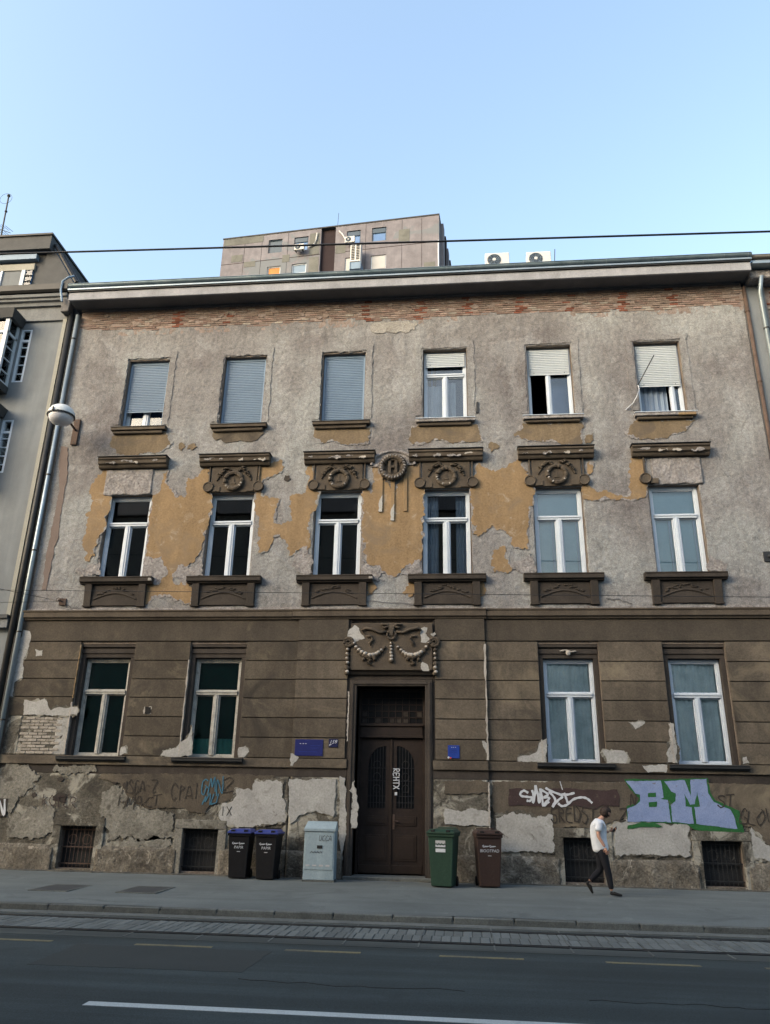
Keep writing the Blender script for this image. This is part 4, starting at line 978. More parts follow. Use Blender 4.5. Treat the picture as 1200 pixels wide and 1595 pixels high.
beads(gp, [(DC, 5.40-.085*k, .045+.006*k) for k in range(6)], 'carved', .06)
m_ = MB(); m_.torus((DC, 5.62), .105, .035, 22, 8, .04, yg-.02); m_.box(DC-.07, DC+.07, yg-.07, yg, 5.74, 5.86); m_.box(DC-.045, DC+.045, yg-.08, yg-.07, 5.60, 5.74); m_.build('ribbon_knot', 'carved', gp, bevel=.01)
for pts in ([(145, 190), (170, 130), (215, 90), (265, 125), (290, 190), (330, 230), (225, 265), (160, 245)], [(905, 130), (940, 108), (972, 115), (955, 175), (995, 235), (960, 278), (905, 270)],
            [(1005, 180), (1050, 162), (1062, 185), (1035, 212)], [(905, 495), (925, 470), (985, 525), (992, 577), (930, 577), (905, 530)]):
    patch(Z(520, 960, .15, pts), 'pale_plaster', gp, -.137, .012, 'flaked_patch', .12, 3, -.13)

# ---- wreath with letter H and the three hanging fillets
WC = (-1.80, 10.33)
m_ = MB(); m_.torus(WC, .315, .085, 40, 10, .14, -.11); m_.torus(WC, .23, .03, 30, 6, 0, -.07)
m_.disc(WC, .30, -.06, .01, 28); wr = m_.build('round_wreath', 'carved', house)
m_ = MB()
for k in range(26):
    a = 2*math.pi*k/26+.1; m_.ball((WC[0]+.33*math.cos(a), -.165, WC[1]+.33*math.sin(a)), (.05, .04, .03), 8, 5, Matrix.Rotation(-a+.6, 3, 'Y'))
m_.build('wreath_leaf', 'rough_fill', wr)
m_ = MB(); x, z = WC
m_.box(x-.13, x-.05, -.13, -.05, z-.18, z+.20); m_.box(x+.05, x+.13, -.13, -.05, z-.18, z+.20); m_.box(x-.05, x+.05, -.125, -.05, z-.02, z+.05)
m_.box(x-.16, x-.02, -.135, -.05, z-.21, z-.18); m_.box(x+.02, x+.16, -.135, -.05, z-.21, z-.18); m_.box(x-.13, x+.13, -.135, -.05, z+.20, z+.235)
m_.build('letter_h', 'carved', wr, bevel=.008)
m_ = MB(); arc = [(WC[0]+.60*math.cos(a), 10.42+.42*math.sin(a)) for a in [math.pi*k/16 for k in range(17)]]
m_.prism(arc+[(WC[0]-.60, 10.38), (WC[0]+.60, 10.38)][:1]+[(WC[0]+.6, 10.38)][:0], -.05, .01); m_.build('wreath_tablet', 'rough_fill', house)
m_ = MB(); m_.tube([(a, -.05, b) for a, b in arc], .05, 7); m_.build('wreath_hood', 'rough_fill', house)
for dx, zb in ((-.33, 9.04), (0, 8.78), (.35, 9.04)):
    m_ = MB(); m_.box(WC[0]+dx-.055, WC[0]+dx+.055, -.05, .0, zb, 10.15); fl = m_.build('hanging_fillet', 'ochre', house, bevel=.006)
    if dx < .2:
        m_ = MB(); m_.prism(fractal([(WC[0]+dx-.053, zb+.002), (WC[0]+dx+.053, zb+.002), (WC[0]+dx+.053, zb+.5), (WC[0]+dx+.01, zb+.40), (WC[0]+dx-.053, zb+.22)], .1, 2, 3), -.056, -.049); m_.build('flaked_patch', 'pale_plaster', fl)

# ---- scabs of ochre paint left on the upper render
YO = -.012
A4 = lambda pts: Z(0, 680, .35, pts)
A5 = lambda pts: Z(400, 680, 1/3, pts)
A6 = lambda pts: Z(780, 680, .35, pts)
OCH = [
 [(180, 674), (173, 688), (172, 697), (182, 706), (210, 709), (233, 704), (240, 706), (255, 700), (268, 692), (262, 680), (260, 673)],
 [(279, 692), (285, 690), (289, 696), (284, 702), (279, 699)], [(293, 694), (301, 690), (307, 695), (300, 701), (293, 700)],
 [(489, 668), (488, 680), (500, 690), (520, 687), (537, 692), (573, 690), (577, 667)],
 [(642, 664), (640, 680), (641, 692), (667, 690), (683, 685), (700, 689), (725, 688), (750, 687), (747, 676), (742, 660)],
 [(814, 660), (802, 680), (825, 686), (855, 686), (883, 692), (908, 690), (904, 672), (907, 657)], [(912, 678), (925, 675), (922, 688), (912, 690)],
 [(987, 655), (977, 676), (992, 682), (1033, 683), (1048, 675), (1067, 672), (1074, 663), (1083, 654)],
 [(761, 697), (765, 688), (772, 690), (776, 700), (765, 704)],
 A4([(487, 135), (455, 165), (410, 210), (395, 245), (418, 285), (405, 320), (382, 345), (390, 380), (385, 425), (372, 450), (375, 505), (415, 518), (425, 490), (440, 455), (470, 400), (472, 350), (490, 330), (497, 270), (475, 250), (475, 190), (490, 150)]),
 A4([(375, 540), (405, 555), (425, 530), (400, 520)]),
 A4([(745, 150), (733, 205), (765, 240), (790, 272), (828, 268), (838, 185), (870, 180), (900, 150), (925, 140), (935, 250), (945, 262), (940, 330), (925, 400), (905, 440), (900, 500), (870, 550), (830, 580), (780, 600), (770, 640), (790, 660), (835, 650), (848, 670), (852, 750), (790, 730), (740, 702), (690, 705), (660, 740), (640, 742), (655, 700), (652, 655), (700, 660), (740, 620), (745, 590), (700, 570), (690, 545), (652, 533), (662, 400), (682, 262), (715, 240), (728, 180)]),
 A5([(60, 112), (122, 118), (112, 165), (60, 190), (22, 212), (25, 280), (112, 290), (85, 340), (80, 390), (112, 412), (155, 400), (160, 340), (165, 270), (215, 270), (240, 210), (236, 145), (262, 130), (275, 240), (295, 262), (285, 320), (252, 380), (246, 480), (240, 530), (215, 522), (172, 548), (150, 562), (135, 500), (110, 455), (75, 470), (55, 532), (5, 540), (10, 400), (-10, 300), (0, 200), (10, 130)]),
 A5([(497, 262), (520, 245), (535, 268), (552, 215), (540, 160), (560, 130), (580, 190), (640, 250), (700, 180), (720, 110), (765, 128), (783, 252), (783, 340), (770, 380), (768, 480), (772, 555), (750, 590), (700, 600), (662, 640), (612, 647), (580, 630), (560, 600), (512, 582), (497, 542), (512, 520), (495, 490)]),
 [(747, 715), (755, 728), (772, 735), (790, 728), (800, 720), (808, 714), (825, 748), (832, 762), (831, 788), (824, 789), (825, 810), (820, 827), (822, 855), (801, 853), (796, 845), (797, 836), (787, 827), (780, 824), (765, 818), (750, 833), (737, 831), (743, 818), (735, 813), (737, 797), (733, 770), (738, 750), (742, 725)],
 [(767, 857), (777, 855), (785, 850), (792, 872), (797, 890), (785, 892), (770, 892), (765, 877)],
 A6([(395, 110), (415, 135), (387, 165), (388, 205), (420, 240), (540, 264), (572, 266), (575, 190), (583, 92), (640, 92), (640, 160), (635, 190), (655, 215), (645, 265), (590, 280), (480, 274), (400, 282), (370, 280), (362, 228), (378, 200), (384, 120)]),
 [(637, 906), (627, 925), (640, 930), (650, 912)], [(752, 905), (756, 926), (748, 930), (742, 915)], [(575, 905), (586, 912), (580, 926), (570, 928)],
 [(236, 903), (236, 925), (228, 932), (225, 912)],
]
for i, pts in enumerate(OCH):
    if len(pts) > 6: undercoat(pts, 'rough_fill' if i % 3 else 'stucco', house, -.0105-.0002*i/len(OCH))
    patch(pts, 'ochre_dull' if i < 9 else 'ochre', house, YO-.0003*i/len(OCH), .02, 'ochre_paint_patch', .3, 3)
patch([(333, 670), (331, 680), (336, 686), (345, 684), (352, 690), (380, 687), (392, 688), (404, 682), (412, 670)], 'brown_plaster', house, YO, .02, 'brown_paint_patch', .16)
# long umber run below the lamp bracket
patch(Z(0, 740, .2132, [(445, -210), (500, -200), (495, 0), (470, 160), (440, 300), (430, 460), (400, 520), (370, 700), (340, 840), (308, 840), (325, 690), (345, 560), (365, 470), (385, 370), (415, 220), (440, 100), (430, 0)]), 'stain_umber', house, YO+.002, .02, 'umber_streak', .1)
# raised pale scrapings around the middle windows
for pts in ([(226, 866), (240, 872), (252, 866), (262, 892), (243, 912), (232, 905), (226, 896)], [(316, 868), (300, 884), (278, 880), (270, 896), (290, 912), (300, 900), (317, 896)],
            [(487, 866), (478, 850), (462, 862), (455, 880), (470, 895), (488, 892)], [(566, 872), (580, 884), (595, 892), (590, 905), (566, 897)], [(655, 872), (640, 882), (625, 895), (640, 900), (657, 893)],
            [(155, 865), (150, 880), (135, 885), (122, 884), (118, 892), (130, 898), (155, 896)], [(1104, 862), (1120, 872), (1135, 880), (1130, 890), (1104, 888)], [(826, 862), (812, 874), (795, 880), (810, 892), (836, 890)]):
    patch(pts, 'rough_fill', house, YO-.004, .024, 'render_flake', .25)
# ---- pale repair plaster and losses on the ground floor
g1 = lambda p: Z(0, 940, .375, p); g2 = lambda p: Z(420, 940, .31667, p); g3 = lambda p: Z(750, 940, .375, p)
b4 = lambda p: Z(0, 1180, 1/3, p); b5 = lambda p: Z(340, 1180, .38333, p); b6 = lambda p: Z(750, 1180, .375, p)
yb = -.031
for pts in (g1([(100, 110), (128, 118), (125, 165), (120, 190), (100, 235), (98, 310), (62, 330), (58, 388), (30, 388), (60, 240), (84, 150)]),
            g1([(150, 190), (180, 195), (178, 218), (152, 220)]),
            g1([(105, 400), (140, 408), (185, 396), (215, 445), (260, 432), (300, 428), (325, 430), (322, 462), (260, 465), (100, 464)]),
            g1([(800, 500), (785, 550), (755, 575), (735, 600), (680, 615), (668, 632), (715, 640), (800, 630)]), g1([(995, 597), (1020, 592), (1037, 615), (1015, 640), (993, 640)]),
            g1([(505, 600), (520, 594), (528, 620), (500, 632)]),
            g3([(272, 560), (240, 580), (225, 620), (150, 640), (150, 655), (268, 660)]), g3([(500, 610), (590, 612), (608, 640), (600, 665), (520, 665)]),
            g3([(610, 493), (680, 493), (660, 510), (640, 523)]), g3([(782, 495), (798, 500), (806, 580), (815, 665), (775, 660), (770, 620), (785, 570)]), g3([(1085, 640), (1100, 636), (1112, 664), (1085, 668)])):
    undercoat(pts, 'mortar_wall', house, -.028, .03, .004, 'broken_edge'); patch(pts, 'pale_plaster', house, yb, .012, 'flaked_patch', .12, 2)
patch(g3([(665, 672), (770, 672), (765, 703), (690, 703)]), 'pale_plaster', house, -.066, .012, 'flaked_patch', .15)
patch(g2([(110, 738), (150, 758), (120, 800), (108, 800)]), 'pale_plaster', house, -.136, .012, 'flaked_patch', .15)
patch(g2([(1045, 675), (1075, 690), (1075, 765), (1050, 700)]), 'pale_plaster', house, -.102, .012, 'flaked_patch', .2)
# lower wall: brown remains of paint above, pale mortar below
yl = -.036
for pts, mt in ((b4([(465, 95), (565, 120), (600, 180), (640, 215), (700, 240), (760, 235), (860, 235), (900, 255), (960, 265), (985, 225), (1060, 205), (1085, 195), (1110, 150), (1150, 165), (1290, 90), (1180, 78), (760, 74), (480, 76)]), 'brown_plaster'),
                (b6([(45, 100), (590, 100), (1200, 110), (1200, 370), (1160, 335), (1120, 285), (890, 288), (760, 270), (700, 232), (640, 235), (545, 270), (460, 290), (300, 290), (230, 248), (130, 222), (60, 248), (45, 200)]), 'brown_plaster')):
    patch(pts, mt, house, yl, .02, 'old_paint_patch', .14)
for pts in (b5([(150, 92), (258, 95), (262, 165), (276, 190), (272, 265), (140, 285), (40, 275), (5, 235), (20, 185), (55, 180), (75, 130), (140, 135)]),
            b6([(60, 250), (130, 225), (200, 235), (230, 250), (295, 235), (302, 390), (80, 390), (65, 300)]), b6([(548, 275), (600, 255), (640, 238), (700, 236), (760, 272), (860, 274), (868, 408), (556, 404)]),
            b6([(1120, 290), (1160, 340), (1200, 372), (1215, 425), (1135, 420)])):
    undercoat(pts, 'mortar_wall', house, yl-.003, .05, .006, 'broken_edge'); patch(pts, 'pale_plaster', house, yl-.006, .02, 'repair_plaster', .2)
for pts in (b5([(292, 88), (482, 88), (480, 160), (470, 240), (400, 215), (330, 235), (295, 270)]), b5([(918, 95), (1105, 97), (1105, 140), (1010, 150), (918, 146)]), b5([(920, 208), (1000, 215), (1040, 208), (1108, 218), (1106, 275), (990, 275), (922, 272)]),
            b5([(497, 75), (520, 85), (522, 300), (505, 420), (492, 300)])):
    patch(pts, 'pale_plaster' if pts[0][0] != 340+918*.38333 or pts[0][1] > 1250 else 'brown_plaster', house, yl-.072, .02, 'repair_plaster', .14)
for pts in (g2([(412, 947), (395, 920), (425, 870), (436, 947)]),):
    patch(pts+[(556, 1290), (548, 1290)], 'pale_plaster', house, -.122, .012, 'flaked_patch', .2)
for i in range(9):                                             # pockmarks of soot on the left bay
    x = random.uniform(-11.6, -8.0); z = random.uniform(1.15, 2.1); r = random.uniform(.05, .16)
    pol = [(x+r*1.4*math.cos(a)*random.uniform(.6, 1), z+r*math.sin(a)*random.uniform(.6, 1)) for a in [k*math.pi/4 for k in range(8)]]
    m_ = MB(); m_.prism(fractal(pol, .25, 2, i+50), yl+.006, .0); m_.build('soot_patch', 'soot_plaster' if i % 3 else 'pale_plaster', house)
for pts in (b4([(478, 180), (540, 128), (575, 150), (610, 200), (660, 240), (760, 248), (815, 262), (812, 290), (822, 372), (700, 385), (560, 362), (505, 398), (500, 285), (472, 278)]),
            b4([(60, 262), (130, 238), (250, 228), (252, 300), (240, 352), (180, 380), (60, 372), (38, 335)]), b4([(0, 60), (60, 20), (140, 45), (190, 90), (160, 140), (90, 180), (60, 250), (0, 260)]),
            b4([(560, 395), (640, 380), (815, 372), (812, 415), (560, 420)]), b4([(455, 60), (330, 78), (260, 70), (270, 30), (420, 40)])):
    patch(pts, 'pale_dirty', house, yl+.002, .02, 'worn_plaster', .3)
# exposed lime-washed brick at the corner
m_ = MB(); m_.box(BX0, -10.09, .0, .031, 2.585, 3.56); m_.build('mortar_bed', 'mortar_wall', house)
me = sheet_mesh('rough_infill', list(np.arange(BX0, -11.35, .04)), list(np.arange(2.585, 3.56, .04)), [], lambda x, z: -.02+.03*fbm(x*5, z*5, 4), 'mortar_wall', back=.0); link('render_flake', me, house)
me = sheet_mesh('rough_infill', list(np.arange(-10.42, -10.09, .04)), list(np.arange(2.585, 3.56, .04)), [], lambda x, z: -.02+.03*fbm(x*5, z*5, 4), 'pale_plaster', back=.0); link('render_flake', me, house)
for r in range(12):
    x = -11.26+(r % 2)*.12
    while x < -10.36:
        if random.random() > .12: o = link('brick', random.choice(bmesh_['brick_lime']), house); o.location = (x, random.uniform(-.006, .004), 2.64+r*.0765)
        x += .25
# small losses: vent hole, slot, anchor scar, cracks
m_ = MB(); c_ = W(231, 1106.5); m_.prism(fractal([(c_.x-.1, c_.z-.09), (c_.x+.1, c_.z-.09), (c_.x+.1, c_.z+.09), (c_.x-.1, c_.z+.09)], .15, 2, 9), -.03, -.02); v_ = m_.build('vent_hole', 'chalk', house)
m_ = MB(); m_.prism(fractal([(c_.x-.08, c_.z-.08), (c_.x+.08, c_.z-.08), (c_.x+.08, c_.z+.08), (c_.x-.08, c_.z+.08)], .12, 2, 4), -.034, -.029); m_.build('vent_opening', 'dark_room', v_)
c_ = W(744, 634); m_ = MB(); m_.box(c_.x-.04, c_.x+.04, -.02, .01, c_.z-.19, c_.z+.16, top=(c_.x-.03, c_.x+.03, -.02, .01)); m_.build('wall_slot', 'dark_metal', house)
c_ = W(448, 745); m_ = MB(); m_.prism(fractal([(c_.x+.1*math.cos(k), c_.z+.1*math.sin(k)) for k in range(6)], .3, 2, 8), -.013, .0); m_.build('render_hole', 'soot_plaster', house)
c_ = W(885, 1014, .03); m_ = MB()
for k in range(7): m_.ball((c_.x+.05*(k-3), .03, c_.z+.02*math.sin(k)), (.06, .02, .018), 8, 5)
m_.ball((c_.x, .02, c_.z-.05), (.06, .03, .07), 8, 5); m_.build('plaster_rosette', 'chalk', house)
def crack(pts, w=.02, y=-.0135):
    m_ = MB(); P = [(W(*p).x, W(*p).z) for p in pts]; Q = []
    for a, b in zip(P, P[1:]):
        for k in range(4): t = k/4; Q.append((a[0]+(b[0]-a[0])*t+random.uniform(-.015, .015), a[1]+(b[1]-a[1])*t+random.uniform(-.015, .015)))
    ribbon(m_, Q+[P[-1]], w, y); m_.build('crack', 'soffit', house)
crack([(104, 940), (112, 948), (120, 946), (130, 950)]); crack([(565, 893), (580, 902), (600, 905)], .015); crack([(945, 933), (965, 934), (985, 941)], .02); crack([(560, 936), (600, 938), (640, 941), (700, 938)], .015)
# bracket stubs, left downpipe and right conduits belong to the house wall
def pipe(x, y, z0, z1, r, mat, name, brk=None):
    m_ = MB(); m_.tube([(x, y, z0), (x, y, z1)], r, 12); p = m_.build(name, mat, house, smooth=True)
    z = z0+1.2
    while z < z1-.3:
        m_ = MB(); m_.tube([(x, y, z-.02), (x, y, z+.02)], r*1.18, 12); m_.build('pipe_clip', brk or mat, p); z += 2.3
    return p
dp = pipe(-11.85, -.10, -.07, 15.8, .06, 'zinc_bright', 'downpipe', 'dark_metal')
pipe(8.37, -.03, .0, 15.85, .055, 'rust', 'conduit')
# ---- graffiti on the lower wall
yg_ = -.048
z4 = lambda p: Z(790, 1200, .341667, p)
def wallpts(pp, y): return [(W(a, b, y).x, W(a, b, y).z) for a, b in pp]
patch(z4([(8, 85), (60, 80), (130, 90), (260, 82), (430, 92), (500, 86), (512, 120), (510, 166), (430, 160), (400, 178), (300, 160), (200, 166), (120, 164), (70, 160), (6, 162)]), 'spray_maroon', house, yg_, .004, 'graffiti_ground', .06)
m_ = MB(); z5 = lambda p: Z(790, 1215, .15, p)
for st in ([(215, 130), (175, 110), (140, 135), (150, 165), (215, 175), (262, 185), (240, 215), (210, 215)], [(262, 110), (275, 165), (270, 240), (290, 150), (295, 60)], [(297, 60), (318, 140), (335, 238), (345, 160), (345, 95)], [(348, 95), (365, 190), (375, 268)],
           [(350, 98), (425, 148), (385, 178)], [(385, 180), (440, 188), (392, 245), (388, 265), (432, 225)], [(405, 85), (470, 120), (575, 165), (530, 210), (475, 275)], [(440, 122), (500, 200), (475, 272)],
           [(595, 140), (615, 190), (632, 240)], [(572, 150), (625, 152), (695, 135)], [(535, 245), (570, 270), (625, 255), (690, 200), (770, 180), (830, 192), (880, 235)]):
    ribbon(m_, wallpts(z5(st), yg_), .050, yg_-.004)
ribbon(m_, wallpts(z5([(550, 15), (562, 55), (576, 100)]), yg_), .018, yg_-.004)
m_.build('graffiti_tag', 'ink_white', house)
z6 = lambda p: Z(960, 1200, .2, p)
def gpoly(pts, mat, y, name): m_ = MB(); m_.prism(fractal(wallpts(z6(pts), y), .05, 2, 11), y, y+.003); m_.build(name, mat, house)
gpoly([(62, 66), (350, 72), (530, 64), (712, 57), (735, 175), (775, 235), (905, 290), (960, 315), (1000, 490), (900, 492), (620, 464), (550, 420), (440, 412), (330, 408), (90, 405), (78, 290), (92, 272), (160, 258), (180, 215), (150, 192), (110, 150)], 'spray_green', yg_, 'graffiti_outline')
gpoly([(75, 82), (348, 80), (370, 212), (345, 222), (402, 230), (430, 406), (330, 400), (200, 396), (90, 400), (85, 300), (150, 272), (187, 240), (187, 190), (150, 180)], 'spray_lilac', yg_-.004, 'graffiti_letter')
gpoly([(248, 178), (308, 172), (312, 205), (248, 208)], 'spray_green', yg_-.008, 'graffiti_counter'); gpoly([(252, 250), (318, 242), (318, 282), (256, 285)], 'spray_green', yg_-.008, 'graffiti_counter')
gpoly([(375, 85), (532, 76), (582, 205), (580, 72), (703, 65), (718, 180), (760, 245), (890, 305), (915, 350), (945, 455), (840, 445), (625, 415), (608, 285), (655, 282), (630, 165), (613, 262), (577, 268), (530, 178), (542, 282), (588, 287), (605, 415), (440, 402), (425, 270), (462, 240), (465, 180), (430, 165), (395, 110)], 'spray_lilac', yg_-.004, 'graffiti_letter')
gpoly([(85, 455), (90, 430), (210, 405), (300, 410), (360, 435), (350, 440), (230, 440), (130, 455)], 'spray_green', yg_-.008, 'graffiti_underline')
scrawl('SREDST', (858, 1257, 930, 1281), .028, yg_, 'spray_dark', house, seed=2, wob=.11, slant=-.05); scrawl('Z', (964, 1260, 978, 1279), .028, yg_, 'spray_dark', house, seed=3)
scrawl('ST', (1118, 1238, 1144, 1257), .028, yg_, 'spray_dark', house, seed=4); scrawl('GLOV', (1152, 1262, 1206, 1284), .022, yg_, 'spray_dark', house, seed=5, wob=.14); scrawl('N', (981, 1236, 993, 1256), .026, yg_, 'spray_dark', house, seed=6)
scrawl('MSGA-Z', (190, 1216, 244, 1234), .018, yg_, 'spray_dark', house, seed=7, wob=.16, slant=.3); scrawl('HMACT', (184, 1240, 250, 1258), .020, yg_, 'spray_dark', house, seed=8, wob=.18, slant=.3)
scrawl('CPAI', (266, 1222, 312, 1246), .018, yg_, 'spray_dark', house, seed=9, wob=.14, slant=.25); scrawl('GMN', (312, 1212, 348, 1236), .026, yg_, 'spray_blue', house, seed=10, wob=.14, slant=.3); scrawl('2', (346, 1211, 366, 1234), .018, yg_, 'spray_dark', house, seed=11)
scrawl('MU', (315, 1238, 342, 1254), .026, yg_, 'spray_blue', house, seed=12, wob=.2, slant=.3); scrawl('IIX', (334, 1256, 362, 1270), .015, yg_, 'spray_dark', house, seed=13)
scrawl('KOTER', (66, 1240, 120, 1256), .018, yg_, 'spray_maroon', house, seed=14, wob=.2)
m_ = MB(); p = W(4, 1257, yg_)
m_.box(p.x-.3, p.x+.11, -.045, -.03, p.z-.22, p.z+.20); po = m_.build('painted_square', 'spray_dark', house)
scrawl('N', (-4, 1246, 9, 1270), .05, yg_-.002, 'ink_white', house, seed=15)

# ================================================================== THINGS ON AND BEFORE THE WALL
yc = -.102                                                  # plates sit on the middle bay
def plate(name, label, px0, py0, px1, py1, mat, lines, num=None, red=False):
    a = W(px0, py1, yc); b = W(px1, py0, yc)
    m_ = MB(); m_.box(a.x, b.x, yc-.012, yc, a.z, b.z); o = tag(m_.build(name, mat, None, bevel=.004), label, 'sign')
    cx, w, h = (a.x+b.x)/2, b.x-a.x, b.z-a.z
    for u0, u1, v, t, mt in lines:
        m_ = MB(); m_.box(a.x+w*u0, a.x+w*u1, yc-.0145, yc-.0115, a.z+h*v-t/2, a.z+h*v+t/2); m_.build('printed_line', mt, o)
    for u, v in ((.05, .1), (.95, .1), (.05, .9), (.95, .9)):
        m_ = MB(); m_.disc((a.x+w*u, a.z+h*v), .008, yc-.015, yc-.011, 8); m_.build('screw', 'dark_metal', o)
    if num:
        me = text_mesh('house_number', num, h*.62, 'ink_white', .35); t = link('house_number', me, o); t.location = (cx-.01, yc-.0135, a.z+h*.62)
        m_ = MB(); m_.prism([(a.x+.015, a.z+h*.18), (a.x+.085, a.z+h*.34), (a.x+.07, a.z+h*.36), (a.x+.02, a.z+h*.34)], yc-.0145, yc-.0115); m_.build('printed_mark', 'ink_white', o)
    return o
plate('name_plaque', 'wide dark blue enamel plaque left of the door, above the string course', 459, 1152, 504, 1177, 'enamel_blue',
      [(.17, .22, .74, .012, 'ink_white'), (.27, .32, .74, .012, 'ink_white'), (.36, .41, .74, .012, 'ink_white'), (.55, .9, .62, .006, 'enamel_sky'), (.55, .85, .48, .006, 'enamel_sky'), (.15, .8, .25, .006, 'enamel_sky')])
plate('house_number_plate', 'small navy house number plate reading 159 beside the wide blue plaque', 512, 1151, 527, 1164, 'enamel_navy', [], '159')
sp = plate('notice_plate', 'upright bright blue notice plate on the wall right of the door', 698, 1161, 716, 1181, 'enamel_sky', [(.3, .38, .84, .01, 'ink_white'), (.46, .54, .84, .01, 'ink_white'), (.62, .70, .84, .01, 'ink_white'), (.15, .8, .6, .005, 'enamel_blue'), (.15, .75, .45, .005, 'enamel_blue')])
p = W(699, 1180, yc); m_ = MB()
m_.disc((p.x, p.z), .025, yc-.018, yc-.012, 10); m_.build('sticker', 'ink_white', sp); m_ = MB(); m_.disc((p.x+.05, p.z-.01), .02, yc-.018, yc-.012, 10); m_.build('sticker', 'ink_red', sp)

# wall plate at the far right
p = W(1195, 867, 0); m_ = MB(); m_.box(p.x-.08, p.x+.25, -.03, .01, p.z-.13, p.z+.13); m_.ball((p.x+.06, -.05, p.z), (.06, .03, .05), 10, 6)
tag(m_.build('wall_anchor', 'dark_metal'), 'small dark metal wire anchor plate on the plain grey render, far right edge', 'anchor', 'wire anchors')
p = W(98, 937, 0); m_ = MB(); m_.box(p.x-.08, p.x+.10, -.04, .02, p.z-.10, p.z+.08, jit=.02); m_.tube([(p.x, -.02, p.z), (p.x-.05, -.16, p.z+.01)], .018, 8); m_.torus((p.x-.05, p.z+.01), .05, .012, 14, 6, 0, -.17)
tag(m_.build('wall_anchor', 'rust', None, bevel=.006), 'rusty wire anchor in the cracked plaster below the leftmost first floor window', 'anchor', 'wire anchors')

# street lamp: dome lantern on a rusty wall bracket
lp = W(95.5, 648, -1.0); bq = W(119, 674, 0)
lamp = thing('street_lamp', 'white dome street lamp on a rusty steel wall bracket beside the downpipe', 'street lamp', (bq.x, 0, bq.z))
m_ = MB(); Rl = .40; prof = [(0, .33), (.10, .325), (.21, .29), (.30, .22), (.355, .12), (.37, .03), (.37, .0), (.34, -.01)]
def lathe(mb, prof, c, n=28):
    vs = []; fs = []
    for r, z in prof:
        for k in range(n): vs.append((c[0]+max(r, 1e-4)*math.cos(2*math.pi*k/n), c[1]+max(r, 1e-4)*math.sin(2*math.pi*k/n), c[2]+z))
    for i in range(len(prof)-1):
        for k in range(n): fs.append((i*n+k, i*n+(k+1) % n, (i+1)*n+(k+1) % n, (i+1)*n+k))
    mb.add(vs, fs)
lathe(m_, prof, lp); m_.build('lamp_shade', 'lamp_shell', lamp, smooth=True)
m_ = MB(); lathe(m_, [(.34, -.012), (.335, -.06), (.31, -.13), (.255, -.20), (.165, -.245), (.07, -.265), (0, -.27)], lp); m_.build('lamp_bowl', 'lamp_bowl', lamp, smooth=True)
m_ = MB(); lathe(m_, [(.355, .02), (.38, .02), (.382, -.02), (.355, -.02)], lp); m_.build('rim', 'dark_metal', lamp)
m_ = MB(); m_.box(bq.x-.10, bq.x+.10, -.06, -.004, bq.z-.42, bq.z+.42); br = m_.build('bracket_plate', 'rust', lamp, bevel=.012)
m_ = MB(); m_.disc((bq.x, bq.z+.34), .02, -.068, -.058, 8); m_.disc((bq.x, bq.z-.34), .02, -.068, -.058, 8); m_.build('bolt', 'dark_metal', br)
m_ = MB(); m_.tube([(bq.x, -.03, bq.z+.05), (bq.x-.02, -.5, bq.z+.15), (lp.x+.1, lp.y+.3, lp.z+.12), (lp.x, lp.y, lp.z+.16)], .032, 8); m_.build('bracket_arm', 'rust', lamp, smooth=True)
m_ = MB(); m_.box(lp.x-.06, lp.x-.03, lp.y-.41, lp.y-.37, lp.z-.01, lp.z+.10); m_.build('latch', 'dark_metal', lamp)

# thin rod leaning out of the top right window
a = W(1019, 553, -.55); b = W(994, 600, -.12); c2 = W(999, 640, -.1)
rod = thing('window_rod', 'thin dark rod with white cord leaning out of the top rightmost window', 'rod', (b.x, b.y, b.z))
m_ = MB(); m_.tube([a, b], .014, 6); m_.build('stick', 'dark_metal', rod)
m_ = MB(); e = W(975, 638, -.03); m_.tube([b, W(996, 606, -.14), W(992, 618, -.12), W(986, 628, -.06), e], .013, 6); m_.build('cord', 'ink_white', rod)

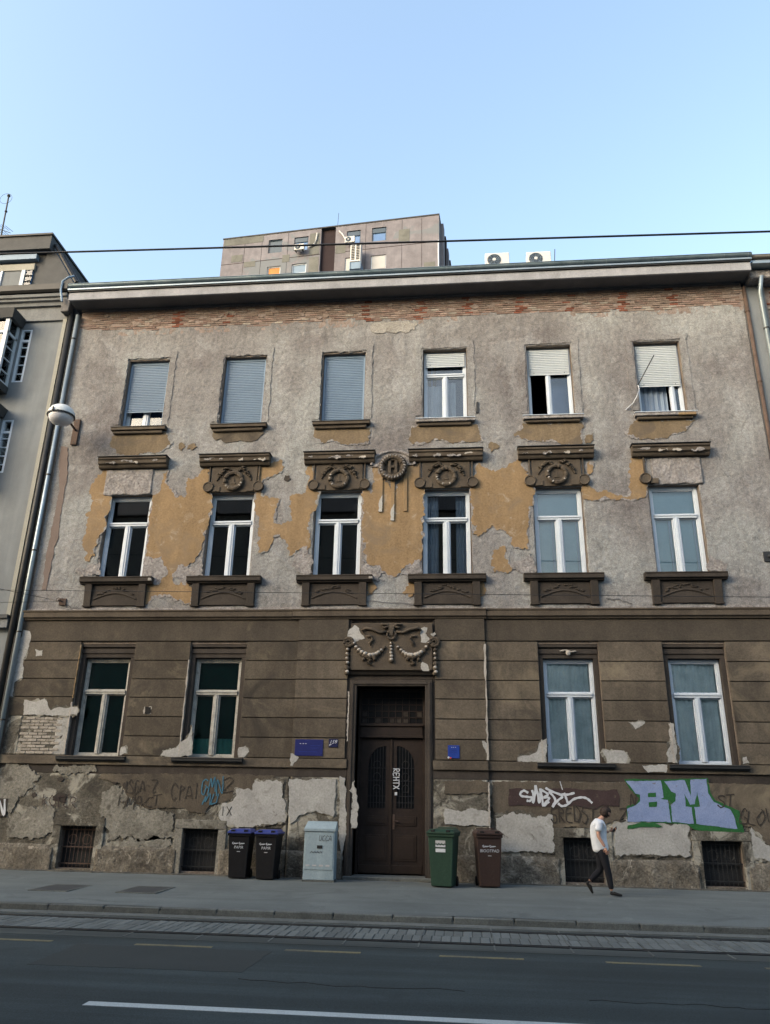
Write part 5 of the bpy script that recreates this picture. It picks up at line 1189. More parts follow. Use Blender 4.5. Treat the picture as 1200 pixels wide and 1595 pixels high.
# ---- wheelie bins
def make_bin(label, loc, rz, w, d, h, body, lid, parts_text, mark, lidtilt=0):
    t = thing('wheelie_bin', label, 'bin', loc, rz, 'wheelie bins along the wall', local=True)
    wb, db = w*.80, d*.74
    m_ = MB(); m_.box(-wb/2, wb/2, -db/2-.02, db/2-.02, .03, h*.93, top=(-w/2, w/2, -d/2, d/2)); m_.build('body', body, t, bevel=.03, seg=3)
    m_ = MB(); m_.box(-w/2-.02, w/2+.02, -d/2-.025, d/2+.02, h*.90, h*.95); m_.build('rim', body, t, bevel=.012, seg=2)
    m_ = MB(); z = h*.952
    m_.box(-w/2-.03, w/2+.03, -d/2-.05, d/2+.03, z, z+.035); m_.box(-w/2-.015, w/2+.015, -d/2-.03, d/2+.02, z+.035, z+.085, top=(-w/2+.03, w/2-.03, -d/2+.07, d/2-.02))
    l = m_.build('lid', lid, t, bevel=.012, seg=2)
    for s in (-1, 1):
        m_ = MB(); m_.box(s*w*.3-.045, s*w*.3+.045, -d/2-.045, -d/2+.09, z+.03, z+.075); m_.build('lid_grip', body if lid != body else 'rubber', l, bevel=.01)
    m_ = MB(); m_.tube([(-w*.36, d/2, z-.01), (-w*.36, d/2+.10, z+.03), (w*.36, d/2+.10, z+.03), (w*.36, d/2, z-.01)], .016, 8); m_.tube([(-w*.36, d/2+.09, z+.02), (-w*.36, d/2+.06, z+.10), (w*.36, d/2+.06, z+.10), (w*.36, d/2+.09, z+.02)], .014, 8); m_.build('handle', body, t)
    for s in (-1, 1):
        m_ = MB(); x = s*(wb/2+.01); m_.tube([(x-.025, db/2, .10), (x+.025, db/2, .10)], .10, 18); wl = m_.build('wheel', 'rubber', t, bevel=.01)
        m_ = MB(); m_.tube([(x-.03, db/2, .10), (x+.03, db/2, .10)], .045, 12); m_.build('hub', 'bin_black', wl)
    m_ = MB(); m_.tube([(-wb/2, db/2, .10), (wb/2, db/2, .10)], .012, 8); m_.build('axle', 'dark_metal', t)
    def fy(z_): k = (z_-.03)/(h*.93-.03); return -(db/2+.02)*(1-k)-d/2*k
    if parts_text:
        zt = h*.66
        me = text_mesh('bin_text', parts_text, .085, 'ink_white', .1); o = link('lettering', me, t); o.location = (0, fy(zt)-.003, zt); o.rotation_euler.x = -math.atan((d/2-db/2-.02)/(h*.9))*-1
        m_ = MB(); zl = h*.735
        for k in range(2):
            P = [(-.13+.15*k+.11*u, zl+.035*v) for u, v in ((0, .9), (-.15, .5), (0, -.2), (.25, .1), (.3, .5), (.45, -.1), (.6, .4), (.7, 0), (.85, .4), (1, .2))]
            ribbon(m_, P, .014, fy(zl)-.004)
        m_.build('logo', 'ink_white', t)
        m_ = MB(); ze = h*.575; m_.box(-.035, .04, fy(ze)-.006, fy(ze)+.003, ze-.008, ze+.006); m_.build('small_print', 'ink_grey', t)
    if mark:
        for zt, hh, mt in ((h*.80, .07, 'ink_grey'), (h*.735, .045, 'ink_white'), (h*.655, .07, 'ink_white')):
            m_ = MB(); m_.box(-w*.20, w*.18, fy(zt)-.006, fy(zt)+.01, zt-hh/2, zt+hh/2); m_.build('sticker', mt, t)
        m_ = MB(); zt = h*.765; ribbon(m_, [(-w*.18+w*.34*k/6, zt+.02*(-1)**k) for k in range(7)], .014, fy(zt)-.012); m_.build('logo', 'bin_green', t)
    return t
def put(px, py, d): p = K(px, py); return (p.x, p.y+d/2, walk_z(p.y+d/2)-.012)
lx = put(367, 1369.5, .52); make_bin('black wheelie bin with blue lid, further from the grey-blue cabinet', (lx[0]+.01, lx[1], lx[2]), R(2), .50, .58, 1.02, 'bin_black', 'bin_blue', 'PAPIR', False)
lx = put(411, 1371.5, .52); make_bin('black wheelie bin with blue lid, nearer the grey-blue cabinet', (lx[0]+.01, lx[1], lx[2]), R(-1), .50, .58, 1.02, 'bin_black', 'bin_blue', 'PAPIR', False)
lx = put(690, 1383, .62); make_bin('dark green wheelie bin with white stickers, right of the door', (lx[0]+.02, lx[1], lx[2]), R(-10), .57, .70, 1.14, 'bin_green', 'bin_green', None, True)
lx = put(762, 1383.5, .62); make_bin('brown wheelie bin with white lettering beside the green bin', (lx[0], lx[1], lx[2]), R(6), .55, .68, 1.13, 'bin_brown', 'bin_brown', 'BIOOTPAD', False)

# ---- grey-blue utility cabinet
p = K(495, 1374); cw, cd, ch = .70, .42, 1.06
cab = thing('utility_cabinet', 'pale grey-blue metal utility cabinet with sloped top, left of the door', 'cabinet', (p.x, p.y+cd/2, walk_z(p.y)-.01), R(1), local=True)
m_ = MB(); m_.box(-cw/2, cw/2, -cd/2, cd/2, .05, ch); m_.build('body', 'cabinet', cab, bevel=.008)
m_ = MB(); m_.prism([(0, 0)]*0 or [(-cw/2-.01, ch), (cw/2+.01, ch), (cw/2+.01, ch+.05), (-cw/2-.01, ch+.05)], -cd/2-.03, cd/2); 
m_.add([(-cw/2-.01, -cd/2-.03, ch+.05), (cw/2+.01, -cd/2-.03, ch+.05), (cw/2+.01, cd/2, ch+.05), (-cw/2-.01, cd/2, ch+.05), (-cw/2+.01, cd/2-.08, ch+.20), (cw/2-.01, cd/2-.08, ch+.20), (cw/2-.01, cd/2, ch+.20), (-cw/2+.01, cd/2, ch+.20)],
       [(0, 1, 5, 4), (1, 2, 6, 5), (2, 3, 7, 6), (3, 0, 4, 7), (4, 5, 6, 7)]); m_.build('roof', 'cabinet', cab)
m_ = MB(); m_.box(-cw/2+.03, cw/2-.03, -cd/2-.012, -cd/2, .26, ch-.02); dr = m_.build('cabinet_door', 'cabinet', cab, bevel=.004)
m_ = MB(); m_.box(-.05, .07, -cd/2-.022, -cd/2-.011, .70, .765); m_.build('lock_plate', 'dark_metal', dr)
m_ = MB()
for k in range(4): m_.box(-cw/2+.06+k*.15, -cw/2+.15+k*.15, -cd/2-.016, -cd/2-.011, .33, .365)
m_.build('vent_slot', 'ink_grey', dr)
m_ = MB(); m_.box(-cw/2-.01, cw/2+.01, -cd/2-.01, cd/2+.01, 0, .05); m_.build('base', 'kerb', cab)
m_ = MB(); rr = random.Random(4)
for k, ch_ in enumerate('UCCA'):
    for st in FONT[ch_]: ribbon(m_, [(-.02+.075*(k+.8*u)+.02*v, .86+.11*v) for u, v in st], .008, -cd/2-.0145)
for k in range(4): ribbon(m_, [(-.2+.07*k+.06*u, .60+.04*v) for u, v in ((0, 0), (.5, 1), (.7, .2), (1, .8))], .008, -cd/2-.0145)
m_.build('scribble', 'spray_dark', dr)

# ---- covers in the pavement
for i, (pts, lab) in enumerate((([(48, 1388), (90, 1377), (134, 1379), (108, 1389)], 'dark square access cover in the pavement, further left of the two'),
                                ([(190, 1391), (215, 1380), (266, 1382), (240, 1392)], 'dark square access cover in the pavement, nearer the bins'))):
    q = [K(*s) for s in pts]; cx = sum(s.x for s in q)/4; cy_ = sum(s.y for s in q)/4; z = walk_z(cy_)+.008
    t = thing('access_cover', lab, 'cover', (cx, cy_, z), 0, 'covers in the pavement', local=True)
    m_ = MB(); m_.box(-.36, .36, -.52, .52, -.02, .002); m_.build('plate', 'cover_iron', t, bevel=.004)
    m_ = MB(); m_.box(-.40, -.365, -.56, .56, -.02, .004); m_.box(.365, .40, -.56, .56, -.02, .004); m_.box(-.364, .364, -.56, -.525, -.02, .004); m_.box(-.364, .364, .525, .56, -.02, .004); m_.build('frame', 'kerb', t)

# ---- air conditioners
def ac_unit(label, loc, rz=0, s=1.0, feet=.35, group='air conditioning units'):
    t = thing('air_conditioner', label, 'air conditioner', loc, rz, group, local=True)
    m_ = MB(); m_.box(-.40*s, .40*s, -.14*s, .14*s, 0, .56*s); m_.build('casing', 'ac_white', t, bevel=.015*s)
    m_ = MB(); cx = -.10*s; m_.disc((cx, .28*s), .225*s, -.150*s, -.138*s, 28); f = m_.build('fan_recess', 'dark_metal', t)
    m_ = MB()
    for k in range(4): m_.torus((cx, .28*s), (.07+.045*k)*s, .006*s, 24, 5, 0, -.158*s)
    for k in range(8): a = k*math.pi/4; m_.tube([(cx, -.16*s, .28*s), (cx+.22*s*math.cos(a), -.158*s, .28*s+.22*s*math.sin(a))], .004*s, 5)
    m_.build('fan_guard', 'shutter_grey', t)
    m_ = MB(); m_.disc((cx, .28*s), .055*s, -.170*s, -.15*s, 16); m_.build('fan_hub', 'ac_white', t)
    m_ = MB()
    for k in (-.28, .28):
        m_.box((k-.03)*s, (k+.03)*s, -.16*s, .20*s, -.04*s, -.002)
        if feet: m_.box((k-.025)*s, (k+.025)*s, -.15*s, -.10*s, -feet, -.04*s); m_.box((k-.025)*s, (k+.025)*s, .13*s, .18*s, -feet*.6, -.04*s)
    m_.build('mounting_frame', 'dark_metal', t); return t
for (pa, lab) in (((757, 793, 400, 418), 'white air conditioner on the roof edge, nearer the concrete tower'), ((822, 858, 398, 417), 'white air conditioner on the roof edge, further from the concrete tower')):
    yk = 1.25; a = W(pa[0], pa[3], yk); b = W(pa[1], pa[2], yk); ac_unit(lab, ((a.x+b.x)/2, yk+.14, b.z-.36), 0, .98, .5)
m_ = MB(); m_.tube([(3.15, 1.0, 17.4), (3.22, 1.0, 18.35)], .012, 6); tag(m_.build('roof_rod', 'dark_metal'), 'thin dark rod standing before the right roof air conditioner', 'rod')

# ================================================================== CONCRETE TOWER BEHIND
tl = W(349, 372, 38.0); tr = G(684, 333, tl.z)
d1 = (tr-tl); TW = d1.length; d1.normalize(); TZ = tl.z
tower = thing('apartment_tower', 'concrete apartment tower with flat roof rising behind the old house', 'tower', (tl.x, tl.y, 0), math.atan2(d1.y, d1.x), local=True)
TD = 16.0
def tbox(name, mat, x0, x1, y0, y1, z0, z1, parent=None, bevel=0): m_ = MB(); m_.box(x0, x1, y0, y1, z0, z1); return m_.build(name, mat, parent or tower, bevel)
gx0, gx1 = 9.62, 11.0
TWN = [(4.55, 5.88, -.78, 'dark'), (7.05, 8.40, -.82, 'blue'), (4.62, 5.90, -3.84, 'amber'), (6.98, 8.36, -3.82, 'grey'), (12.06, 13.36, -.78, 'blue'), (14.42, 15.75, -.75, 'blue'), (12.0, 12.9, -3.76, 'blind'), (14.38, 15.78, -3.84, 'blind')]
low = []
for fl in range(2, 15):
    for (a, b) in ((4.6, 5.9), (7.0, 8.4), (12.05, 13.35), (14.4, 15.75)): low.append((a, b, -.8-3.05*fl, 'grey'))
m_ = MB()
hl = [(a, b, TZ+z-1.52, TZ+z) for a, b, z, k in TWN+low]
wall_core(m_, 0, gx0, -.5, TZ-.12, [h for h in hl if h[1] < gx0], 0, .35); wall_core(m_, gx1, TW, -.5, TZ-.12, [h for h in hl if h[0] > gx1], 0, .35)
m_.box(0, TW, .36, TD, -.5, TZ-.12); m_.build('wall', 'tower_concrete', tower)
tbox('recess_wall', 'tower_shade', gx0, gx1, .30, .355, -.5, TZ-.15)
m_ = MB(); m_.box(-.05, TW+.05, -.06, TD+.05, TZ-.118, TZ); m_.build('roof_edge', 'slate', tower)
for a, b, z, k in TWN+low:
    z1 = TZ+z; z0 = z1-1.52; gm = {'dark': 'tower_glass_dark', 'blue': 'tower_glass_blue', 'amber': 'tower_amber', 'grey': 'shutter_grey', 'blind': 'tower_blind'}[k]
    fr = 'tower_glass_dark' if k in ('dark', 'blue') else 'white_frame'
    m_ = MB(); f = .09; m_.box(a, a+f, .10, .2, z0, z1); m_.box(b-f, b, .10, .2, z0, z1); m_.box(a+f, b-f, .10, .2, z1-f, z1); m_.box(a+f, b-f, .10, .2, z0, z0+f)
    if k in ('amber', 'grey'): m_.box(a+f, b-f, .09, .2, z0+.5, z0+.58)
    if k == 'blue': m_.box(a+f, b-f, .06, .2, z1-.55, z1-f)
    w = m_.build('window', fr, tower); m_ = MB(); m_.box(a+f, b-f, .15 if k != 'blind' else .06, .21, z0+f, z1-f); m_.build('pane', gm, w)
    if k in ('dark', 'blue') : pass
# panel joints and repaired panels on the street face
for k in range(1, 5):
    for a, b in ((0, gx0), (gx1, TW)): tbox('panel_joint', 'tower_shade', a+.02, b-.02, -.012, .0, TZ-3.05*k-.03, TZ-3.05*k+.02)
for x in (2.2, 3.9, 6.45, 13.85, 17.2, 19.0): tbox('panel_joint', 'tower_shade', x-.015, x+.015, -.011, .0, TZ-12, TZ-.2)
for (a, b, c_, d_) in ((.1, 4.0, -.9, -.15), (8.55, 9.5, -3.0, -.6), (8.6, 9.5, -5.4, -3.3), (1.0, 2.1, -2.9, -2.1), (2.3, 3.4, -3.6, -3.0), (6.0, 6.7, -3.5, -2.7), (11.05, 12.0, -3.2, -2.3), (16.9, 17.9, -2.7, -1.3), (19.2, 20.2, -6.2, -5.2), (.15, 1.0, -6.5, -4.6)):
    tbox('repaired_panel', 'tower_repair', a, b, -.02, -.001, TZ+c_, TZ+d_)
# stepped balconies down the right flank
for k in range(9):
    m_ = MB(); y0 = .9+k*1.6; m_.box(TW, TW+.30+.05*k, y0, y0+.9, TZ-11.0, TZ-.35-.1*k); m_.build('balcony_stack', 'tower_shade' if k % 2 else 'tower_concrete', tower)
tbox('rain_pipe', 'white_frame', TW-.12, TW-.02, -.12, -.01, TZ-9, TZ-3.0)
def tw(u, v, y): q = tower.location; return (tl.x+d1.x*u-d1.y*y*1.0, tl.y+d1.y*u+d1.x*y, TZ+v)
rzT = math.atan2(d1.y, d1.x)
ac_unit('small white air conditioner under the upper window left of the tower\'s dark recess', tw(7.75, -2.75, -.45), rzT, 1.15, 0)
ac_unit('small white air conditioner just right of the tower\'s dark recess', tw(12.5, -2.55, -.45), rzT, 1.15, 0)
t = thing('air_conditioner', 'large louvred white air conditioner on a stand before a white tower window', 'air conditioner', tw(13.2, -5.1, -.75), rzT, 'air conditioning units', local=True)
m_ = MB(); m_.box(-.48, .48, -.3, .3, 0, 1.85); m_.build('casing', 'ac_white', t, bevel=.03)
for c_ in (-1, 1):
    for r in range(9): m_ = MB(); m_.box(c_*.22-.15, c_*.22+.15, -.32, -.29, .18+r*.18, .30+r*.18); m_.build('louvre', 'dark_metal', t)
m_ = MB(); m_.box(-.5, -.42, -.3, .7, -.8, -.01); m_.box(.42, .5, -.3, .7, -.8, -.01); m_.box(-.4, .4, -.25, .3, -.75, -.05); m_.build('stand', 'shutter_grey', t)
for (pp, lab) in (([(8.5, -2.2), (9.0, -2.0), (9.2, -1.4), (9.25, -.7)], 'white hose curving up beside the tower\'s upper left air conditioner'), ([(12.0, -1.8), (11.7, -1.2), (11.35, -.75)], 'white hose rising beside the tower\'s dark recess')):
    m_ = MB(); m_.tube([tw(u, v, -.12) for u, v in pp], .07, 6); tag(m_.build('hose', 'ac_white'), lab, 'hose', 'hoses on the tower')
m_ = MB(); m_.tube([tw(11.0, 0, .5), tw(11.05, 1.9, .5)], .02, 5); tag(m_.build('lightning_rod', 'dark_metal'), 'hair-thin lightning rod above the tower\'s dark recess', 'rod')

# ================================================================== LEFT NEIGHBOUR
nb = thing('neighbour_house', 'pale grey rendered house with cream corner strip and dark dormer at the left edge', 'building', (-16, 0, 0))
def nbx(name, mat, *a, parent=None, bevel=0): m_ = MB(); m_.box(*a); return m_.build(name, mat, parent or nb, bevel)
NX = -12.26
NH = [(-13.72, -13.36, 13.55, 15.45), (-13.72, -13.36, 10.50, 12.25), (-13.72, -13.36, 7.4, 9.2)]
m_ = MB(); wall_core(m_, -22, NX, -.6, 16.2, NH, .05, .5); m_.build('wall', 'render_grey', nb)
nbx('corner_strip', 'cream', NX-.10, NX+.02, -.03, .049, 6.1, 15.75)
nbx('party_gap', 'slate', NX+.021, BX0-.001, .12, .5, -.6, 16.2)
m_ = MB(); m_.tube([(NX+.16, -.04, 0), (NX+.16, -.04, 15.9)], .085, 12); m_.build('downpipe', 'dark_metal', nb, smooth=True)
nbx('frieze', 'band_cream', -22, NX+.02, -.02, .049, 15.72, 16.22)
m_ = MB(); m_.profile_x([(.05, 16.22), (-.10, 16.22), (-.12, 16.33), (-.2, 16.36), (-.2, 16.44), (-.26, 16.46), (-.27, 16.56), (.05, 16.58)], -22, NX+.0); m_.build('cornice', 'band_cream', nb)
m_ = MB(); m_.profile_x([(-.30, 16.60), (-.36, 16.66), (-.37, 16.86), (-.20, 16.88), (.05, 16.90), (.05, 16.60)], -22, NX+.03); m_.build('gutter', 'dark_metal', nb)
nbx('string_course', 'band_cream', -22, NX+.02, -.10, .049, 5.85, 6.1)
nbx('string_course', 'slate', -22, NX+.02, -.16, .049, 6.1, 6.2)
# roof with dormer
m_ = MB(); m_.add([(-22, -.1, 16.9), (-12.3, -.1, 16.9), (-12.3, 6, 20.5), (-22, 6, 20.5), (-22, 6, 16.5), (-12.3, 6, 16.5), (-22, .0, 16.5), (-12.3, 0, 16.5)], [(0, 1, 2, 3), (3, 2, 5, 4), (1, 7, 5, 2), (0, 3, 4, 6), (0, 6, 7, 1), (6, 4, 5, 7)]); rf = m_.build('roof', 'slate', nb)
nbx('dormer', 'slate', -22, -13.62, .35, 4, 16.9, 18.9); nbx('dormer_roof', 'slate', -22, -13.38, .05, 4.2, 18.62, 19.15); nbx('dormer_coping', 'dark_metal', -22, -13.34, .0, 4.25, 19.152, 19.22)
nbx('dormer_beam', 'shutter_grey', -22, -13.86, .16, .348, 18.32, 18.52); nbx('dormer_band', 'cream', -22, -13.92, .26, .347, 17.95, 18.20)
dw = nbx('dormer_window', 'white_frame', -14.32, -14.20, .24, .346, 17.0, 17.94)
for a, b in ((-14.19, -13.96), (-15.3, -15.05)):
    nbx('dormer_pane', 'pane', a, b, .28, .30, 17.05, 17.93, parent=dw); nbx('dormer_backing', 'tower_glass_blue', a, b, .31, .345, 17.05, 17.93, parent=dw)
    for k in range(1, 4): nbx('glazing_bar', 'slate', a, b, .25, .279, 17.05+.22*k, 17.08+.22*k, parent=dw)
nbx('dormer_window', 'render_grey', -15.0, -14.33, .29, .346, 17.0, 17.94); nbx('dormer_mullion', 'white_frame', -15.05, -14.99, .24, .345, 17.0, 17.94)
m_ = MB(); m_.prism([(-13.60, 16.95), (-12.35, 17.0), (-12.45, 17.35), (-13.42, 18.85), (-13.60, 18.85)], .30, .9); m_.build('party_wall', 'slate', nb)
m_ = MB(); m_.tube([(-13.36, .3, 18.95), (-12.36, .3, 17.38)], .06, 6); m_.tube([(-13.36, .9, 18.95), (-12.36, .9, 17.38)], .06, 6); m_.build('party_coping', 'dark_metal', nb)
# casement windows with small panes, and a projecting bay
for a, b, z0, z1 in NH:
    m_ = MB(); m_.box(a, a+.07, .06, .16, z0, z1); m_.box(b-.07, b, .06, .16, z0, z1); m_.box(a+.07, b-.07, .06, .16, z0, z0+.05); m_.box(a+.07, b-.07, .06, .16, z1-.05, z1); m_.box(a+.07, b-.07, .06, .16, z1-.45, z1-.37)
    w = m_.build('window', 'white_frame', nb)
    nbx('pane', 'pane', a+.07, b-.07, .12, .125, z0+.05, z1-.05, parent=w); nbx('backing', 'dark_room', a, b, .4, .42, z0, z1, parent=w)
    for k in range(1, 5): zz = z0+(z1-.45-z0)*k/4.6; nbx('glazing_bar', 'white_frame', a+.07, b-.07, .09, .118, zz-.015, zz+.015, parent=w)
for zb, zt in ((13.35, 15.5), (10.3, 12.3)):
    m_ = MB(); m_.box(-17, -13.78, -.55, .049, zb-.22, zb, top=(-17, -13.76, -.6, .049)); m_.build('bay_sill', 'slate', nb)
    m_ = MB(); m_.box(-17, -13.70, -.58, .049, zt, zt+.28, top=(-17, -13.62, -.68, .049)); m_.build('bay_hood', 'slate', nb)
    m_ = MB()
    for x in (-16.0, -14.9, -13.86): m_.box(x-.06, x+.06, -.53, -.43, zb, zt)
    m_.box(-13.86, -13.80, -.43, .049, zb+.0, zb+.08); m_.box(-13.86, -13.80, -.05, .049, zb+.08, zt); m_.box(-17, -13.8, -.52, -.43, zt-.5, zt-.42); m_.box(-13.85, -13.80, -.43, .04, zt-.5, zt-.42)
    for k in range(1, 4): zz = zb+(zt-zb-.5)*k/4; m_.box(-17, -13.8, -.50, -.45, zz-.015, zz+.015); m_.box(-13.84, -13.81, -.43, .04, zz-.015, zz+.015)
    bw = m_.build('bay_window', 'white_frame', nb); nbx('pane', 'pane', -17, -13.83, -.475, -.47, zb, zt, parent=bw); nbx('pane', 'pane', -13.83, -13.825, -.47, .04, zb, zt, parent=bw); nbx('backing', 'curtain_teal', -17, -13.95, -.25, -.22, zb, zt, parent=bw)
# antenna mast on its roof
ta = W(14, 305, .4); tb = W(1, 378, .4)
an = thing('roof_antenna', 'leaning aerial mast with small elements on the left neighbour\'s dormer roof', 'antenna', (tb.x, .4, 19.2))
m_ = MB(); m_.tube([Vector((tb.x-.02, .4, 19.2)), ta], .028, 6); m_.build('mast', 'dark_metal', an)
m_ = MB(); u = (ta-tb)
for k, f_ in enumerate((.18, .3)):
    q = tb+u*f_; m_.tube([(q.x-.5, q.y, q.z+.15), (q.x+.32, q.y, q.z-.22)], .012, 5)
    for j in range(5): s_ = -.45+.17*j; m_.tube([(q.x+s_, q.y-.22, q.z-.4*s_), (q.x+s_, q.y+.22, q.z-.4*s_+.12)], .008, 5)
m_.build('yagi_element', 'dark_metal', an)
m_ = MB(); m_.torus((ta.x-.08, ta.z-.12), .22, .006, 22, 5, 0, .4); q = tb+u*.66; m_.ball((q.x, q.y, q.z), .05, 8, 5); m_.ball((ta.x, ta.y, ta.z), .06, 8, 5); m_.build('loop_element', 'dark_metal', an)
# cables bundled at the eave joint
m_ = MB(); m_.tube([W(97, 470, -.4), W(95, 452, -.4), W(98, 438, -.4), W(107, 432, -.4), W(116, 430, -.3)], .035, 8); tag(m_.build('eave_cable', 'shutter_grey'), 'pale cable bent over the joint between the two eaves', 'cable')
m_ = MB(); q = W(104, 477, -.2); m_.box(q.x-.12, q.x+.15, -.3, .0, q.z-.25, q.z+.25, jit=.03); tag(m_.build('rubble_stub', 'soffit', None, bevel=.02), 'dark broken masonry stub below the eave joint', 'masonry')
m_ = MB()
for k in range(6): x = -12.1+k*.52; m_.tube([(x, 3.2, 18.0), (x, 3.2, 19.35)], .014, 5)
m_.tube([(-12.3, 3.2, 19.33), (-9.3, 3.2, 19.33)], .012, 5); tag(m_.build('roof_railing', 'dark_metal'), 'thin wire railing behind the gutter at the left roof end', 'railing')

# ================================================================== RIGHT NEIGHBOUR
rb = thing('neighbour_house', 'brick-patched old house beyond the zinc downpipe at the right edge', 'building', (12, 0, 0))
m_ = MB(); m_.box(8.95, 20, .10, .5, -.6, 16.1); m_.build('wall', 'mortar', rb)
m_ = MB(); m_.box(BX1+.001, 8.949, .02, .5, -.6, 15.9); m_.build('corner_pier', 'render_grey', rb)
m_ = MB(); m_.box(8.47, 20, -.35, .5, 15.92, 16.2); m_.build('soffit', 'rough_fill', rb, bevel=.03)
m_ = MB(); m_.box(8.48, 20, -.62, .3, 16.22, 16.33); m_.build('fascia', 'zinc_bright', rb)
m_ = MB(); m_.tube([(8.46, -.62, 16.42), (20, -.62, 16.42)], .09, 10); m_.build('gutter', 'dark_metal', rb, smooth=True)
m_ = MB(); m_.tube([(8.78, -.35, 16.0), (8.79, -.06, 15.6), (8.79, -.06, -.07)], .065, 12); dpp = m_.build('downpipe', 'zinc_bright', rb, smooth=True)
for z in (14.4, 11.9, 9.4): m_ = MB(); m_.tube([(8.79, -.06, z-.02), (8.79, -.06, z+.02)], .078, 12); m_.box(8.86, 9.2, -.03, .1, z-.02, z+.02); m_.build('pipe_clip', 'dark_metal', dpp)
for r in range(20):
    for k in range(3):
        if random.random() < .6: o = link('brick', random.choice(bmesh_[random.choice(['brick_tan', 'brick_lime', 'brick_red'])]), rb); o.location = (9.1+k*.25+(r % 2)*.12, .09, 14.4+r*.0765)

# ================================================================== WIRES OVER THE STREET
def wire(name, pts, r, label, cat='wire', sag=.0, grp='overhead wires'):
    P = []
    a, b = Vector(pts[0]), Vector(pts[1])
    for k in range(33): t = k/32; q = a.lerp(b, t); q.z -= sag*4*t*(1-t); P.append(q)
    m_ = MB(); m_.tube(P, r, 6); return tag(m_.build(name, 'dark_metal', None, smooth=True), label, cat, grp)
a, b = W(0, 391, -9), W(1200, 355.5, -9); d_ = (b-a); wire('overhead_cable', (a-d_*1.2, b+d_*1.2), .017, 'thick black cable crossing the sky above the roofline', 'cable', .07)
a, b = W(0, 919, -7), W(1200, 930, -7); d_ = b-a; wire('contact_wire', (a-d_*1.2, b+d_*1.2), .005, 'thin tram contact wire crossing the facade below the first floor windows')
p = W(97, 937, -.17); wire('span_wire', (p, W(-60, 905, -3)), .006, 'thin span wire slanting up left from the rusty wall anchor'); wire('span_wire', (p, W(-60, 939, -3)), .006, 'thin level span wire running left from the rusty wall anchor')

# ================================================================== ACROSS THE STREET (behind the camera; seen only as shade and reflections)
def terrace(x0, x1, h, label):
    t = thing('terrace_house', label, 'building', ((x0+x1)/2, -23.5, 0), 0, 'houses across the street')
    hh = []
    nx = int((x1-x0)/3)
    for k in range(nx):
        for z in np.arange(1.5, h-2, 3.6): c_ = x0+(k+.5)*(x1-x0)/nx; hh.append((c_-.6, c_+.6, float(z), float(z)+1.9))
    m_ = MB(); wall_core(m_, x0, x1, -.6, h, hh, -23.9, -23.5); m_.box(x0, x1, -34, -24.5, -.6, h); m_.build('wall', 'opposite_wall', t)
    m_ = MB(); m_.add([(x0, -23.2, h), (x1, -23.2, h), (x1, -29, h+3.5), (x0, -29, h+3.5), (x0, -34, h), (x1, -34, h)], [(0, 1, 2, 3), (3, 2, 5, 4), (0, 3, 4), (1, 5, 2), (0, 4, 5, 1)]); m_.build('roof', 'slate', t)
    for k, h_ in enumerate(hh): m_ = MB(); m_.box(h_[0], h_[1], -23.75, -23.72, h_[2], h_[3]); m_.build('window', 'tower_glass_dark', t)
for x0, x1, h, lab in ((-46, -30, 15, 'house across the street, far left of the row'), (-29.99, -14, 18, 'tall house across the street, left part of the row'), (-13.99, 3, 18, 'tall house directly across the street behind the viewer'),
                       (3.01, 18, 11, 'lower house across the street, right part of the row'), (18.01, 40, 12, 'house across the street, far right of the row')): terrace(x0, x1, h, lab)

# ================================================================== PERSON WALKING
pf = K(956, 1397)
person = thing('person', 'person in a white T-shirt and black trousers walking and looking at a phone', 'person', (pf.x-.02, pf.y+.02, walk_z(pf.y)+.004), 0, local=True)
def skin(name, nodes, edges, mat, parent, sub=2, root=0):
    """nodes: (x,y,z,rx,ry)"""
    me = bpy.data.meshes.new(name); me.from_pydata([n_[:3] for n_ in nodes], edges, []); me.update()
    o = link(name, me, parent); me.materials.append(MATS[mat])
    bm = bmesh.new(); bm.from_mesh(me); lay = bm.verts.layers.skin.verify()
    bm.verts.ensure_lookup_table()
    for i, n_ in enumerate(nodes):
        bm.verts[i][lay].radius = (n_[3], n_[4] if len(n_) > 4 else n_[3]); bm.verts[i][lay].use_root = (i == root)
    bm.to_mesh(me); bm.free()
    md = o.modifiers.new('skin', 'SKIN'); md.use_smooth_shade = True
    sb = o.modifiers.new('sub', 'SUBSURF'); sb.levels = sub; sb.render_levels = sub
    return o
# joints (facing +x); near arm hangs, far arm raised with the phone
J = dict(pel=(-.17, 0, .95), sp=(-.20, 0, 1.12), ch=(-.19, 0, 1.32), nk=(-.12, 0, 1.455), hd=(-.045, 0, 1.53))
near_arm = [(-.19, -.17, 1.385), (-.23, -.22, 1.14), (-.11, -.24, .93)]
far_arm = [(-.16, .17, 1.385), (-.16, .22, 1.15), (.06, .12, 1.22)]
lead = [(-.16, -.085, .90), (-.07, -.085, .50), (-.015, -.085, .10)]
trail = [(-.18, .085, .90), (-.17, .085, .50), (-.43, .09, .25)]
N = [(*J['pel'], .13, .11), (*J['sp'], .125, .10), (*J['ch'], .135, .11), (*J['nk'], .06), (*J['hd'], .055)]
E_ = [(0, 1), (1, 2), (2, 3), (3, 4)]
def chain(start, pts, rr):
    prev = start
    for p, r in zip(pts, rr): N.append((*p, r)); E_.append((prev, len(N)-1)); prev = len(N)-1
    return prev
chain(2, near_arm, [.052, .042, .028]); chain(2, far_arm, [.052, .042, .028])
chain(0, lead, [.085, .055, .036]); chain(0, trail, [.085, .055, .036])
body = skin('body', N, E_, 'skin', person)
